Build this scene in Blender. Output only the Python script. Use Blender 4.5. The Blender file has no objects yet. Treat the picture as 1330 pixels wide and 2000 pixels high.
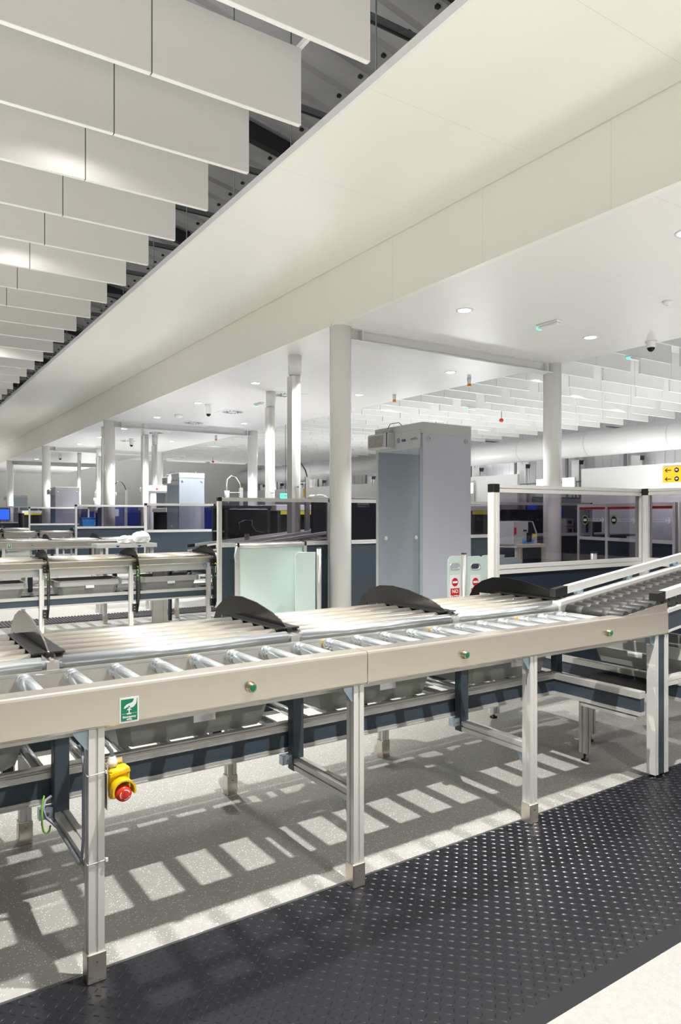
import bpy, math, random
from mathutils import Vector, Matrix
random.seed(7)
S = bpy.context.scene
COL = S.collection
PI = math.pi
def R(a): return math.radians(a)

# ------------------------------------------------------------------ camera
AZ = math.atan2(2105, 1382.5)
cd = bpy.data.cameras.new('camera'); cam = bpy.data.objects.new('camera', cd); COL.objects.link(cam)
cd.sensor_fit = 'VERTICAL'; cd.sensor_height = 36; cd.sensor_width = 24; cd.lens = 1382.5*36/2000
cd.shift_y = 6/2000; cd.clip_start = .05; cd.clip_end = 200
cam.location = (0, 0, 1.35); cam.rotation_euler = (R(90), 0, AZ - R(90))
S.camera = cam
# ------------------------------------------------------------------ view, world
S.view_settings.view_transform = 'Standard'; S.view_settings.look = 'None'
S.view_settings.gamma = 1; S.view_settings.use_curve_mapping = False
S.view_settings.exposure = 0.14
W = bpy.data.worlds.new('world'); S.world = W; W.use_nodes = True
WB = W.node_tree.nodes['Background']; WB.inputs[0].default_value = (1.0, .985, .95, 1); WB.inputs[1].default_value = .14
# ------------------------------------------------------------------ lamps (grid of ceiling lamps, then added fill lamps; discs are built further down)
def spot(name, loc, power, size=170, blend=.5, rad=.05, color=(1, .985, .95), rot=(0, 0, 0)):
    l = bpy.data.lights.new(name, 'SPOT'); l.energy = power; l.spot_size = R(size); l.spot_blend = blend
    l.shadow_soft_size = rad; l.color = color
    o = bpy.data.objects.new(name, l); o.location = loc; o.rotation_euler = rot; COL.objects.link(o); return o
KEY = 700; KEYB = 430; KEYC = 800; DOWN = 260; BAF = 22; UP = 235
spot('lane_lamp', (1.63, 1.32, 3.66), KEY, 150, .6, .03)
spot('lane_lamp', (.97, 3.07, 3.66), KEYB, 140, .6, .04)
spot('lane_lamp', (1.5, -1.36, 3.66), KEY*.3, 140, .6, .08)
spot('lane_lamp', (6.6, -1.36, 3.66), KEY*.6, 140, .6, .08)
spot('lane_lamp', (1.63, 5.75, 3.9), KEYC, 76, .35, .05)
spot('lane_lamp', (2.2, 8.0, 3.9), KEY*1.0, 95, .6, .05)
spot('lane_lamp', (.6, 10.9, 3.9), KEY*.8, 95, .6, .05)
spot('lane_lamp', (3.0, 13.3, 3.9), KEY*1.0, 95, .6, .05)
DL = [(5.67, y) for y in (3.35, 6.03, 8.77, 11.4, 14.08, 16.7, 19.4, 21.9, 24.4, 27.1, 32.)] + \
     [(7.93, y) for y in (3.35, 6.03, 8.77, 11.4, 14.0, 16.6, 19.3, 21.9, 27.1, 32.)]
for (x, y) in DL: spot('downlight_lamp', (x, y, 3.66), DOWN*(.2 if y < 4 and x < 7 else 1.4 if y < 7 else 1.7), 84 if y < 7 else 110, .5, .07, (1, .99, .97) if y < 7.4 else (.95, .98, 1))
for y in (5.78, 8.38, 13.5, 18.7, 24, 30): spot('baffle_lamp', (1.35, y, 4.42), BAF*(.3 if y < 9 else 1.6), 175, .3, .06)
for x in (14.2, 11.8, 17.0):
    for y in (5.6, 11.0, 16, 21, 28): spot('baffle_lamp', (x, y + .3*(x - 14), 4.22), BAF*1.3, 175, .3, .06, (.97, .99, 1))
for y in (9.5, 13, 16.5, 20, 25, 31): spot('wall_fill_lamp', (18.7, y, 4.15), 30, 160, .5, .08, (.97, .99, 1))  # unseen fill lamps added to brighten the right wall
for y in (6.5, 9, 11.5, 14, 19.8, 22.5, 25, 28, 32, 36, 40): spot('cladding_fill_lamp', (20.86, y, 2.2), 42, 160, .6, .08, (.97, .98, 1), (PI, 0, 0))  # upward fill added behind the white wall panels to brighten the cladding
# upward fill lamps added near the floor (behind the camera, beside and behind the lanes), washing the white ceilings
for (x, y, z, k) in ((1.2, -2.6, .5, 1.1), (-2.6, .3, .5, 2.0), (6.4, .3, .5, 1.1), (-2.4, 5.5, .5, 2.0), (-2.2, 14, .5, 1.8), (-2, 25, .5, 1.3), (1, 36, .5, 2.6), (10.2, 2.2, .5, 1), (16.5, 7.5, .5, 2.4), (13.0, 13.5, .5, 2.0), (16, 20, .5, 2.4), (18.5, 12, .5, 1.6), (10.5, 24, .5, 1.3), (7.5, 13, .4, .7), (7, 22.5, .4, .8), (9, 37, .5, 3), (15, 35, .5, 3)):
    spot('ceiling_fill_lamp', (x, y, z), UP*k, 165, .6, .6, (1, .98, .94) if x < 9 else (.97, .99, 1), (PI, 0, 0))

# ------------------------------------------------------------------ materials
def nm(name):
    m = bpy.data.materials.new(name); m.use_nodes = True; return m, m.node_tree.nodes, m.node_tree.links, m.node_tree.nodes['Principled BSDF']
def mat(name, c, rough=.5, metal=0., emit=None, es=1., noise=0., scale=8., spec=.5, coat=0., bump=0., stretch=None):
    m, N, L, P = nm(name)
    P.inputs['Base Color'].default_value = (*c, 1); P.inputs['Roughness'].default_value = rough; P.inputs['Metallic'].default_value = metal
    P.inputs['Specular IOR Level'].default_value = spec
    if coat: P.inputs['Coat Weight'].default_value = coat; P.inputs['Coat Roughness'].default_value = .08
    if emit: P.inputs['Emission Color'].default_value = (*emit, 1); P.inputs['Emission Strength'].default_value = es
    tc = N.new('ShaderNodeTexCoord'); mp = N.new('ShaderNodeMapping'); L.new(tc.outputs['Object'], mp.inputs[0])
    if stretch: mp.inputs['Scale'].default_value = stretch
    nz = N.new('ShaderNodeTexNoise'); nz.inputs['Scale'].default_value = scale; nz.inputs['Detail'].default_value = 3
    L.new(mp.outputs[0], nz.inputs['Vector'])
    if noise:
        mx = N.new('ShaderNodeMixRGB'); mx.blend_type = 'MIX'
        mx.inputs[1].default_value = (*[v*(1-noise) for v in c], 1); mx.inputs[2].default_value = (*[min(1, v*(1+noise)) for v in c], 1)
        L.new(nz.outputs['Fac'], mx.inputs[0]); L.new(mx.outputs[0], P.inputs['Base Color'])
    if bump:
        b = N.new('ShaderNodeBump'); b.inputs['Strength'].default_value = bump; b.inputs['Distance'].default_value = .002
        L.new(nz.outputs['Fac'], b.inputs['Height']); L.new(b.outputs[0], P.inputs['Normal'])
    return m
M = {}
M['steel'] = mat('brushed_stainless_steel', (.76, .70, .615), .25, .85, noise=.02, scale=1, stretch=(2, 2, 90))
def brushed(m, tang=(1, 0, 0)):
    N, L = m.node_tree.nodes, m.node_tree.links; c = N.new('ShaderNodeCombineXYZ')
    for k in range(3): c.inputs[k].default_value = tang[k]
    L.new(c.outputs[0], N['Principled BSDF'].inputs['Tangent']); N['Principled BSDF'].inputs['Anisotropic'].default_value = .75
brushed(M['steel'])
M['rail'] = mat('stainless_inner_rail', (.74, .72, .68), .3, .8, noise=.05, scale=14)
M['slat'] = mat('nickel_slat', (.78, .73, .64), .26, .85, noise=.04, scale=10)
M['zinc'] = mat('zinc_plated_roller', (.84, .89, .91), .24, .9, noise=.03, scale=18)
M['alu'] = mat('anodised_aluminium', (.66, .65, .62), .36, .6, noise=.03, scale=40)
M['alu_w'] = mat('pale_aluminium_profile', (.80, .79, .76), .4, .35, noise=.02, scale=30)
M['slot'] = mat('dark_seam_grey', (.10, .10, .10), .6, .2)  # dark grey for baffle seams and shoe marks
M['navy'] = mat('navy_grey_panel', (.042, .060, .080), .38, 0, noise=.08, scale=5)
M['navy_d'] = mat('dark_navy_cabinet', (.016, .024, .037), .35, 0, noise=.08, scale=5)
M['blue'] = mat('blue_cabinet', (.008, .025, .20), .35, 0, noise=.1, scale=3)
M['black'] = mat('black_plastic', (.010, .010, .011), .35, 0, noise=.1, scale=20)
M['fin'] = mat('polished_black_divider', (.006, .006, .006), .28, 0, spec=.2, noise=.1, scale=4)
M['fin_m'] = mat('mirror_grey_divider', (.42, .40, .37), .10, .9, noise=.2, scale=3)
M['fin_s'] = mat('dark_bronze_divider', (.055, .053, .05), .2, .4, noise=.2, scale=3)
M['rubber'] = mat('black_rubber_roller', (.030, .029, .028), .45, 0, noise=.15, scale=30)
M['band'] = mat('worn_band_on_roller', (.065, .063, .060), .5, 0, noise=.3, scale=60)
M['white'] = mat('white_paint', (.80, .80, .78), .35, 0, noise=.01, scale=3)
M['column'] = mat('white_gloss_column_paint', (.88, .875, .85), .22, 0, coat=.3)
M['ceil'] = mat('white_metal_ceiling', (.80, .785, .765), .36, 0, spec=.4, noise=.01, scale=.6)
M['soffit'] = mat('cream_metal_soffit', (.84, .83, .755), .33, 0, spec=.5, noise=.008, scale=.5)
M['baffle'] = mat('white_acoustic_baffle', (.80, .785, .755), .85, 0, noise=.02, scale=50, bump=.1)
M['bafflew'] = mat('bright_white_baffle', (.87, .87, .84), .8, 0, noise=.01, scale=50)
M['roof'] = mat('grey_roof_deck', (.62, .62, .63), .5, .0, noise=.06, scale=3)
M['dark'] = mat('dark_steel', (.05, .055, .055), .5, .4, noise=.1, scale=10)
M['galv'] = mat('galvanised_channel', (.22, .25, .25), .45, .6, noise=.1, scale=60)
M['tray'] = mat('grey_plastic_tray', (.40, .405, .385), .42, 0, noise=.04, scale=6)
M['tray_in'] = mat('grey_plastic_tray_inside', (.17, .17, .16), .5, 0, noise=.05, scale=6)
M['label'] = mat('white_label', (.80, .80, .79), .5)
M['green'] = mat('sign_green', (.0, .22, .10), .5)
M['lens'] = mat('green_button_lens', (.0, .12, .05), .2, emit=(0, .3, .12), es=.15)
M['chrome'] = mat('gold_tinted_chrome', (.70, .64, .48), .18, 1)
M['yellow'] = mat('yellow_plastic', (.80, .50, .0), .35, noise=.04, scale=10)
M['red'] = mat('red_plastic', (.72, .04, .015), .3, noise=.04, scale=10)
M['redsign'] = mat('sign_red', (.55, .012, .012), .5)
M['cable'] = mat('grey_cable', (.24, .26, .30), .45)
M['gcable'] = mat('green_yellow_earth_cable', (.18, .40, .02), .45, noise=.5, scale=25)
M['beige'] = mat('beige_plastic', (.60, .56, .46), .45)
M['mat'] = mat('black_vinyl_mat', (.013, .013, .017), .33, 0, spec=.5, noise=.1, scale=20)
M['mat2'] = mat('charcoal_ribbed_mat', (.05, .05, .053), .6, 0, noise=.1, scale=20)
M['lamp'] = mat('lit_lamp_lens', (1, 1, 1), .5, emit=(1, .99, .97), es=14)
M['green_led'] = mat('green_led', (0, .6, .2), .5, emit=(.05, 1, .45), es=3)
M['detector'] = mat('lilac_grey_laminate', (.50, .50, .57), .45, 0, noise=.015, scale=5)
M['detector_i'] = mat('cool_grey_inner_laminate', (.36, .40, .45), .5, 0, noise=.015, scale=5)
M['detector_h'] = mat('warm_grey_header', (.48, .50, .50), .5)
M['mint'] = mat('mint_translucent_panel', (.58, .71, .66), .3, 0, spec=.5, noise=.015, scale=3)
M['signy'] = mat('yellow_sign_face', (.87, .50, .012), .5)
M['stick_y'] = mat('yellow_warning_strip', (.85, .75, .02), .5)
M['screen_b'] = mat('lit_blue_monitor_screen', (.01, .03, .1), .3, emit=(.02, .10, .9), es=1.2, noise=.5, scale=6)
M['screen_m'] = mat('lit_magenta_screen', (.05, .01, .1), .3, emit=(.25, .05, .5), es=1)
M['orange'] = mat('orange_beacon', (.75, .25, .02), .4)
M['orange_l'] = mat('orange_lit_lamp', (.9, .3, .0), .4, emit=(1, .35, .02), es=3)
M['skyblue'] = mat('sky_blue_plastic', (.05, .30, .75), .45)
M['clad'] = mat('pale_grey_cladding', (.80, .785, .80), .5, 0, noise=.02, scale=2)
M['wall'] = mat('off_white_wall', (.78, .775, .745), .6, noise=.015, scale=1)
M['plastic'] = mat('clear_plastic_sheet', (.85, .85, .85), .25, noise=.1, scale=30)
def glass(name, tint, gl=.12):
    m = bpy.data.materials.new(name); m.use_nodes = True; N = m.node_tree.nodes; L = m.node_tree.links; N.clear()
    o = N.new('ShaderNodeOutputMaterial'); mx = N.new('ShaderNodeMixShader'); t = N.new('ShaderNodeBsdfTransparent'); g = N.new('ShaderNodeBsdfGlossy')
    lw = N.new('ShaderNodeLayerWeight'); lw.inputs[0].default_value = .5; pw = N.new('ShaderNodeMath'); pw.operation = 'POWER'; pw.inputs[1].default_value = 5; L.new(lw.outputs['Facing'], pw.inputs[0]); fr = N.new('ShaderNodeMath'); fr.operation = 'MULTIPLY_ADD'; fr.inputs[1].default_value = .8; fr.inputs[2].default_value = .035; L.new(pw.outputs[0], fr.inputs[0])
    t.inputs[0].default_value = (*tint, 1); g.inputs['Roughness'].default_value = .03; g.inputs[0].default_value = (.9, .9, .92, 1)
    L.new(fr.outputs[0], mx.inputs[0]); L.new(t.outputs[0], mx.inputs[1]); L.new(g.outputs[0], mx.inputs[2]); L.new(mx.outputs[0], o.inputs[0])
    return m
M['glass'] = glass('smoked_acrylic', (.60, .58, .62))
M['clear'] = glass('clear_polycarbonate', (.88, .9, .95))
# floor: pale vinyl with white and grey flecks
def floor_mat():
    m, N, L, P = nm('speckled_vinyl_floor')
    tc = N.new('ShaderNodeTexCoord')
    def vor(scale):
        v = N.new('ShaderNodeTexVoronoi'); v.inputs['Scale'].default_value = scale; v.inputs['Randomness'].default_value = 1
        L.new(tc.outputs['Object'], v.inputs['Vector']); return v
    v1, v2 = vor(165), vor(85)
    n = N.new('ShaderNodeTexNoise'); n.inputs['Scale'].default_value = 40; L.new(tc.outputs['Object'], n.inputs['Vector'])
    base = N.new('ShaderNodeMixRGB'); base.inputs[1].default_value = (.325, .315, .29, 1); base.inputs[2].default_value = (.39, .38, .355, 1); L.new(n.outputs['Fac'], base.inputs[0])
    def chips(v, lo, dist, col, prev):
        sx = N.new('ShaderNodeSeparateColor'); L.new(v.outputs['Color'], sx.inputs[0])
        g = N.new('ShaderNodeMath'); g.operation = 'GREATER_THAN'; g.inputs[1].default_value = lo; L.new(sx.outputs[0], g.inputs[0])
        d = N.new('ShaderNodeMath'); d.operation = 'LESS_THAN'; d.inputs[1].default_value = dist; L.new(v.outputs['Distance'], d.inputs[0])
        a = N.new('ShaderNodeMath'); a.operation = 'MULTIPLY'; L.new(g.outputs[0], a.inputs[0]); L.new(d.outputs[0], a.inputs[1])
        x = N.new('ShaderNodeMixRGB'); x.inputs[2].default_value = (*col, 1); L.new(a.outputs[0], x.inputs[0]); L.new(prev.outputs[0], x.inputs[1]); return x
    c = chips(v1, .80, .36, (.74, .79, .80), base); c = chips(v2, .88, .22, (.70, .72, .70), c)
    L.new(c.outputs[0], P.inputs['Base Color']); P.inputs['Roughness'].default_value = .42
    P.inputs['Specular IOR Level'].default_value = .35
    return m
M['floor'] = floor_mat()

# ------------------------------------------------------------------ mesh builder
class MB:
    def __init__(s, smooth=False): s.v = []; s.f = []; s.mi = []; s.sm = []; s.mats = []; s.cur = 0; s.smooth = smooth
    def m(s, name):
        if name not in s.mats: s.mats.append(name)
        s.cur = s.mats.index(name); return s
    def add(s, vs, fs, smooth=None):
        b = len(s.v); s.v += [tuple(p) for p in vs]
        for f in fs: s.f.append([b+i for i in f]); s.mi.append(s.cur); s.sm.append(s.smooth if smooth is None else smooth)
        return s
    def box(s, x0, x1, y0, y1, z0, z1, M_=None):
        x0, x1 = min(x0, x1), max(x0, x1); y0, y1 = min(y0, y1), max(y0, y1); z0, z1 = min(z0, z1), max(z0, z1)
        vs = [Vector(p) for p in ((x0,y0,z0),(x1,y0,z0),(x1,y1,z0),(x0,y1,z0),(x0,y0,z1),(x1,y0,z1),(x1,y1,z1),(x0,y1,z1))]
        if M_ is not None: vs = [M_ @ p for p in vs]
        return s.add(vs, [(0,3,2,1),(4,5,6,7),(0,1,5,4),(1,2,6,5),(2,3,7,6),(3,0,4,7)], False)
    def bbox(s, x0, x1, y0, y1, z0, z1, b=.004, M_=None):   # box with chamfered vertical+horizontal edges
        x0, x1 = min(x0, x1), max(x0, x1); y0, y1 = min(y0, y1), max(y0, y1)
        def ring(i, z): return [(x0+b+i, y0+i, z), (x1-b-i, y0+i, z), (x1-i, y0+b+i, z), (x1-i, y1-b-i, z), (x1-b-i, y1-i, z), (x0+b+i, y1-i, z), (x0+i, y1-b-i, z), (x0+i, y0+b+i, z)]
        vs = ring(b*.7, z0) + ring(0, z0+b) + ring(0, z1-b) + ring(b*.7, z1); vs = [Vector(p) for p in vs]
        if M_ is not None: vs = [M_ @ p for p in vs]
        fs = [tuple(range(7, -1, -1)), tuple(range(24, 32))]
        for k in range(3):
            for i in range(8): j = (i+1) % 8; fs.append((k*8+i, k*8+j, k*8+8+j, k*8+8+i))
        return s.add(vs, fs, False)
    def ext(s, pts, a, b, axis='x', smooth=False):   # closed 2-D outline swept along an axis
        n = len(pts)
        def P(p, t): return (t, p[0], p[1]) if axis == 'x' else ((p[0], t, p[1]) if axis == 'y' else (p[0], p[1], t))
        vs = [P(p, a) for p in pts] + [P(p, b) for p in pts]
        s.add(vs, [tuple(range(n)), tuple(range(2*n-1, n-1, -1))], False)
        s.add(vs, [(i, n+i, n+(i+1) % n, (i+1) % n) for i in range(n)], smooth); return s
    def tube(s, path, r, n=12, caps=True, smooth=True):
        P = [Vector(p) for p in path]; rs = r if isinstance(r, (list, tuple)) else [r]*len(P)
        t0 = (P[1]-P[0]).normalized(); up = Vector((0, 0, 1)) if abs(t0.z) < .9 else Vector((1, 0, 0))
        rings = []
        for i, p in enumerate(P):
            t = (P[min(i+1, len(P)-1)] - P[max(i-1, 0)])
            t = t.normalized() if t.length > 1e-9 else t0
            a = t.cross(up)
            if a.length < 1e-4: a = t.cross(Vector((0, 1, 0)))
            a.normalize(); b = a.cross(t).normalized()
            rings.append([p + (a*math.cos(2*PI*k/n) + b*math.sin(2*PI*k/n))*rs[i] for k in range(n)])
        vs = [q for g in rings for q in g]; fs = []
        for i in range(len(P)-1):
            for k in range(n): fs.append((i*n+k, (i+1)*n+k, (i+1)*n+(k+1) % n, i*n+(k+1) % n))
        s.add(vs, fs, smooth)
        if caps:
            s.add(rings[0], [tuple(range(n))], False); s.add(rings[-1], [tuple(range(n-1, -1, -1))], False)
        return s
    def cyl(s, p0, p1, r, n=16): return s.tube([p0, p1], r, n)
    def lathe(s, c, prof, n=20, axis='z'):
        vs = []; fs = []
        for (r, h) in prof:
            for k in range(n):
                a = 2*PI*k/n; q = (r*math.cos(a), r*math.sin(a), h)
                if axis == 'y': q = (q[0], q[2], q[1])
                if axis == 'x': q = (q[2], q[0], q[1])
                vs.append((c[0]+q[0], c[1]+q[1], c[2]+q[2]))
        for i in range(len(prof)-1):
            for k in range(n): fs.append((i*n+k, i*n+(k+1) % n, (i+1)*n+(k+1) % n, (i+1)*n+k))
        s.add(vs, fs, True); s.add(vs[:n], [tuple(range(n-1, -1, -1))], False); s.add(vs[-n:], [tuple(range(n))], False); return s
    def prof(s, axis, a, b, c1, c2, w=.045, d=None, slots='uv', g=.008, dep=.006):
        """slotted aluminium profile along axis; c1,c2 centre in the two other axes"""
        d = d or w; h, k = w/2, d/2; q = g/2
        def face(u): return u
        pts = [(-h, -k)]
        if 'v' in slots: pts += [(-q, -k), (-q, -k+dep), (q, -k+dep), (q, -k)]
        pts += [(h, -k)]
        if 'u' in slots: pts += [(h, -q), (h-dep, -q), (h-dep, q), (h, q)]
        pts += [(h, k)]
        if 'v' in slots: pts += [(q, k), (q, k-dep), (-q, k-dep), (-q, k)]
        pts += [(-h, k)]
        if 'u' in slots: pts += [(-h, q), (-h+dep, q), (-h+dep, -q), (-h, -q)]
        return s.ext([(p[0]+c1, p[1]+c2) for p in pts], a, b, axis)
    def build(s, name, parent=None, flip=False, M_=None, **kw):
        me = bpy.data.meshes.new(name)
        vs = [(x, -y, z) for x, y, z in s.v] if flip else s.v
        fs = [f[::-1] for f in s.f] if flip else s.f
        me.from_pydata(vs, [], fs)
        for k in s.mats: me.materials.append(M[k])
        me.polygons.foreach_set('material_index', s.mi); me.polygons.foreach_set('use_smooth', s.sm)
        import bmesh
        bm = bmesh.new(); bm.from_mesh(me); bmesh.ops.remove_doubles(bm, verts=bm.verts, dist=1e-6); bmesh.ops.recalc_face_normals(bm, faces=bm.faces); bm.to_mesh(me); bm.free()
        me.update()
        o = bpy.data.objects.new(name, me); COL.objects.link(o)
        if parent: o.parent = parent
        for k, v in kw.items(): o[k] = v
        return o
def thing(name, label, cat, loc=(0, 0, 0), rz=0, group=None):
    o = bpy.data.objects.new(name, None); o.empty_display_size = .1; o.location = loc; o.rotation_euler = (0, 0, rz); COL.objects.link(o)
    o['label'] = label; o['category'] = cat
    if group: o['group'] = group
    return o
def tag(o, label, cat, group=None, loc=None):
    o['label'] = label; o['category'] = cat
    if group: o['group'] = group
    if loc: o.location = loc
    return o
def copy_tree(o, parent=None):
    c = o.copy(); COL.objects.link(c)
    if parent: c.parent = parent
    for ch in list(o.children): copy_tree(ch, c)
    return c
def text(body, size, m, name, parent, Mx, th=.0004, align='CENTER', bold=0.):
    cu = bpy.data.curves.new(name, 'FONT'); cu.body = body; cu.size = size; cu.extrude = th; cu.align_x = align; cu.align_y = 'CENTER'; cu.offset = bold; cu.resolution_u = 3
    tmp = bpy.data.objects.new('tmp', cu); COL.objects.link(tmp)
    bpy.context.view_layer.update()
    me = bpy.data.meshes.new_from_object(tmp.evaluated_get(bpy.context.evaluated_depsgraph_get()))
    bpy.data.objects.remove(tmp); me.materials.clear(); me.materials.append(M[m]); me.transform(Mx)
    o = bpy.data.objects.new(name, me); COL.objects.link(o); o.parent = parent; return o
def face_y(x, y, z):  # text facing -Y, reading along +X
    return Matrix.Translation((x, y, z)) @ Matrix.Rotation(R(90), 4, 'X')
def face_x(x, y, z):  # text facing -X, reading along -Y
    return Matrix.Translation((x, y, z)) @ Matrix.Rotation(R(-90), 4, 'Z') @ Matrix.Rotation(R(90), 4, 'X')
def disc(mb, c, r, n=24, axis='y', th=.001, rx=1.):
    pts = [(r*rx*math.cos(2*PI*k/n), r*math.sin(2*PI*k/n)) for k in range(n)]
    if axis == 'y': mb.ext([(c[0]+p[0], c[2]+p[1]) for p in pts], c[1]-th, c[1], 'y')
    elif axis == 'x': mb.ext([(c[1]+p[0], c[2]+p[1]) for p in pts], c[0]-th, c[0], 'x')
    else: mb.ext([(c[0]+p[0], c[1]+p[1]) for p in pts], c[2]-th, c[2], 'z')
def struct(o): o['kind'] = 'structure'; return o
# ------------------------------------------------------------------ shell of the hall
def seams(m, pitch, off, axis=1, w=.005, k=.86):
    N, L = m.node_tree.nodes, m.node_tree.links; P = N['Principled BSDF']
    src = P.inputs['Base Color'].links[0].from_socket
    tc = N.new('ShaderNodeTexCoord'); sx = N.new('ShaderNodeSeparateXYZ'); L.new(tc.outputs['Object'], sx.inputs[0])
    a = N.new('ShaderNodeMath'); a.operation = 'SUBTRACT'; a.inputs[1].default_value = off - 100*pitch; L.new(sx.outputs[axis], a.inputs[0])
    b = N.new('ShaderNodeMath'); b.operation = 'MODULO'; b.inputs[1].default_value = pitch; L.new(a.outputs[0], b.inputs[0])
    c = N.new('ShaderNodeMath'); c.operation = 'LESS_THAN'; c.inputs[1].default_value = w; L.new(b.outputs[0], c.inputs[0])
    x = N.new('ShaderNodeMixRGB'); x.blend_type = 'MULTIPLY'; x.inputs[2].default_value = (k, k, k, 1); L.new(c.outputs[0], x.inputs[0]); L.new(src, x.inputs[1]); L.new(x.outputs[0], P.inputs['Base Color'])
M['soffit2'] = M['soffit'].copy(); M['soffit2'].name = 'cream_metal_fascia'
seams(M['soffit'], 1.385, 2.742); seams(M['soffit2'], 1.385, 3.42); seams(M['ceil'], 1.385, 3.1); seams(M['ceil'], 1.4, 4.75, 0, .004, .85)
struct(MB().m('floor').box(-6, 21.4, -6, 43.2, -.12, 0).build('floor'))
struct(MB().m('ceil').box(4.82, 8.95, -6, 43, 3.71, 3.86).build('ceiling'))
struct(MB().m('soffit').box(2.965, 4.742, -6, 43, 4.41, 4.47).build('trim_1'))
struct(MB().m('soffit2').box(4.75, 4.82, -6, 43, 3.71, 4.47).build('trim_2'))
struct(MB().m('white').box(2.94, 2.965, -6, 43, 4.405, 4.475).build('trim_3'))
struct(MB().m('wall').box(-6, 21.4, 43, 43.2, 0, 6.6).build('wall_far'))
mb = MB().m('clad').box(21.25, 21.4, -6, 43, 0, 6.6)
for i in range(120):
    y = 3.0 + i*.333; mb.box(21.235, 21.25, y, y+.28, 2.0, 6.0)
struct(mb.build('wall_right'))
# grey steel roof deck, falling towards +X
mb = MB().m('roof'); pts = []
def rz(x): return 6.55 - .188*(x-4.85)
for i in range(104):
    y = -5 + i*.46
    for (dy, dz) in ((0, 0), (.12, 0), (.15, .06), (.28, .06), (.31, 0), (.46, 0)): pts.append((y+dy, dz))
pts = [p for i, p in enumerate(pts) if i == 0 or p != pts[i-1]]
vs = [(-6, p[0], rz(-6)+p[1]) for p in pts] + [(9, p[0], rz(9)+p[1]) for p in pts]; n = len(pts)
mb.add(vs, [(i, i+1, n+i+1, n+i) for i in range(n-1)])
mb.m('dark')
for x in (4.80, 6.3):
    for i in range(100):
        y = -5 + i*.46 + .38; z = rz(x); mb.box(x-.022, x+.022, y-.022, y+.022, z-.03, z+.002)
struct(mb.build('ceiling'))
struct(MB().m('roof').box(9, 21.4, -6, 43, 5.8, 5.9).build('ceiling'))
# roof rafters and hung channels
for i, y in enumerate((1.75, 5.05, 8.6, 12.4, 16.4, 20.4, 25, 30, 36)):
    o = MB().m('dark').ext([(-3, rz(-3)-.03), (8, rz(8)-.03), (8, rz(8)-.26), (-3, rz(-3)-.26)], y, y+.11, 'y').build('roof_rafter')
    tag(o, 'dark steel roof rafter running above the gap between hanging baffles and cream bulkhead', 'rafter', 'dark roof rafters')
for i in range(22):
    y = 2.95 + i*.865*1.5
    o = MB().m('galv').box(-1, 4.4, y, y+.05, 5.02, 5.07).m('dark').box(-1, 4.4, y+.015, y+.035, 5.012, 5.02).build('hung_channel')
    tag(o, 'thin galvanised channel hung crosswise above the white baffles', 'channel', 'hung galvanised channels')
for i, y in enumerate((2.95, 4.13, 5.38, 6.55, 7.85, 9.02, 10.36, 11.4, 12.7, 14, 15.3, 16.6, 18, 19.5, 21)):
    o = MB().m('galv').cyl((3.02, y, 4.45), (3.02, y, rz(3.02)), .006, 6).build('suspension_rod')
    tag(o, 'thin vertical steel rod hanging the edge of the cream bulkhead from the roof', 'rod', 'bulkhead suspension rods')
for x in (2.66, .9, -.8):
    o = MB().m('bafflew').box(x, x+.028, 0, 42, 4.86, 4.9).build('ceiling_grid_bar')
    tag(o, 'long white grid bar above the hanging baffles, ' + ('the one by their right ends' if x > 2 else 'one of those over their middles'), 'grid bar', 'white grid bars')
# white baffles over the lanes (left)
def baffle(x0, x1, y, z0=4.2, h=.56, m='baffle', name='ceiling_baffle'):
    mb = MB().m(m); xm = (x0+x1)/2
    mb.bbox(x0, xm-.004, y-.02, y+.02, z0, z0+h, .003); mb.bbox(xm+.004, x1, y-.02, y+.02, z0, z0+h, .003)
    mb.m('slot').box(xm-.004, xm+.004, y-.012, y+.012, z0+.004, z0+h)
    return mb.build(name)
ords = ['nearest', 'second nearest', 'third nearest', 'fourth nearest', 'fifth nearest', 'sixth nearest']
for i in range(44):
    y = 4.5 + .865*(i-4)
    for j, (x0, x1) in enumerate(((.38, 2.6), (-2.1, .12))):
        if j == 1 and i > 7: continue
        o = baffle(x0, x1, y)
        if j == 0 and 3 <= i <= 8: tag(o, 'white baffle over the near lane, %s of those with right ends showing' % ords[i-3], 'ceiling baffle', 'white baffles left of the bulkhead')
        elif j == 0: tag(o, 'white acoustic baffle left of the cream bulkhead, in the row receding far left', 'ceiling baffle', 'white baffles left of the bulkhead')
        else: tag(o, 'white acoustic baffle hanging at the upper left, in the second column from the bulkhead', 'ceiling baffle', 'outer white baffles at the left')
XR = ((8.0, 10.15), (10.42, 12.55), (12.87, 15.05), (15.3, 17.42), (17.7, 19.75))
for i in range(38):
    y = 8.62 + .865*(i-5)
    for j, (x0, x1) in enumerate(XR):
        if j == 0 and y < 4: continue
        o = baffle(x0, x1, y, m='bafflew', z0=4.2)
        tag(o, ['white hanging baffle next to the edge of the low glossy ceiling', 'white hanging baffle in the second column right of the low ceiling', 'white hanging baffle in the middle column right of the low ceiling', 'white hanging baffle in the fourth column right of the low ceiling', 'white hanging baffle in the last column, above the round duct'][j], 'ceiling baffle', 'white baffles right of the low ceiling, column %s' % ('one', 'two', 'three', 'four', 'five')[j])

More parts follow.
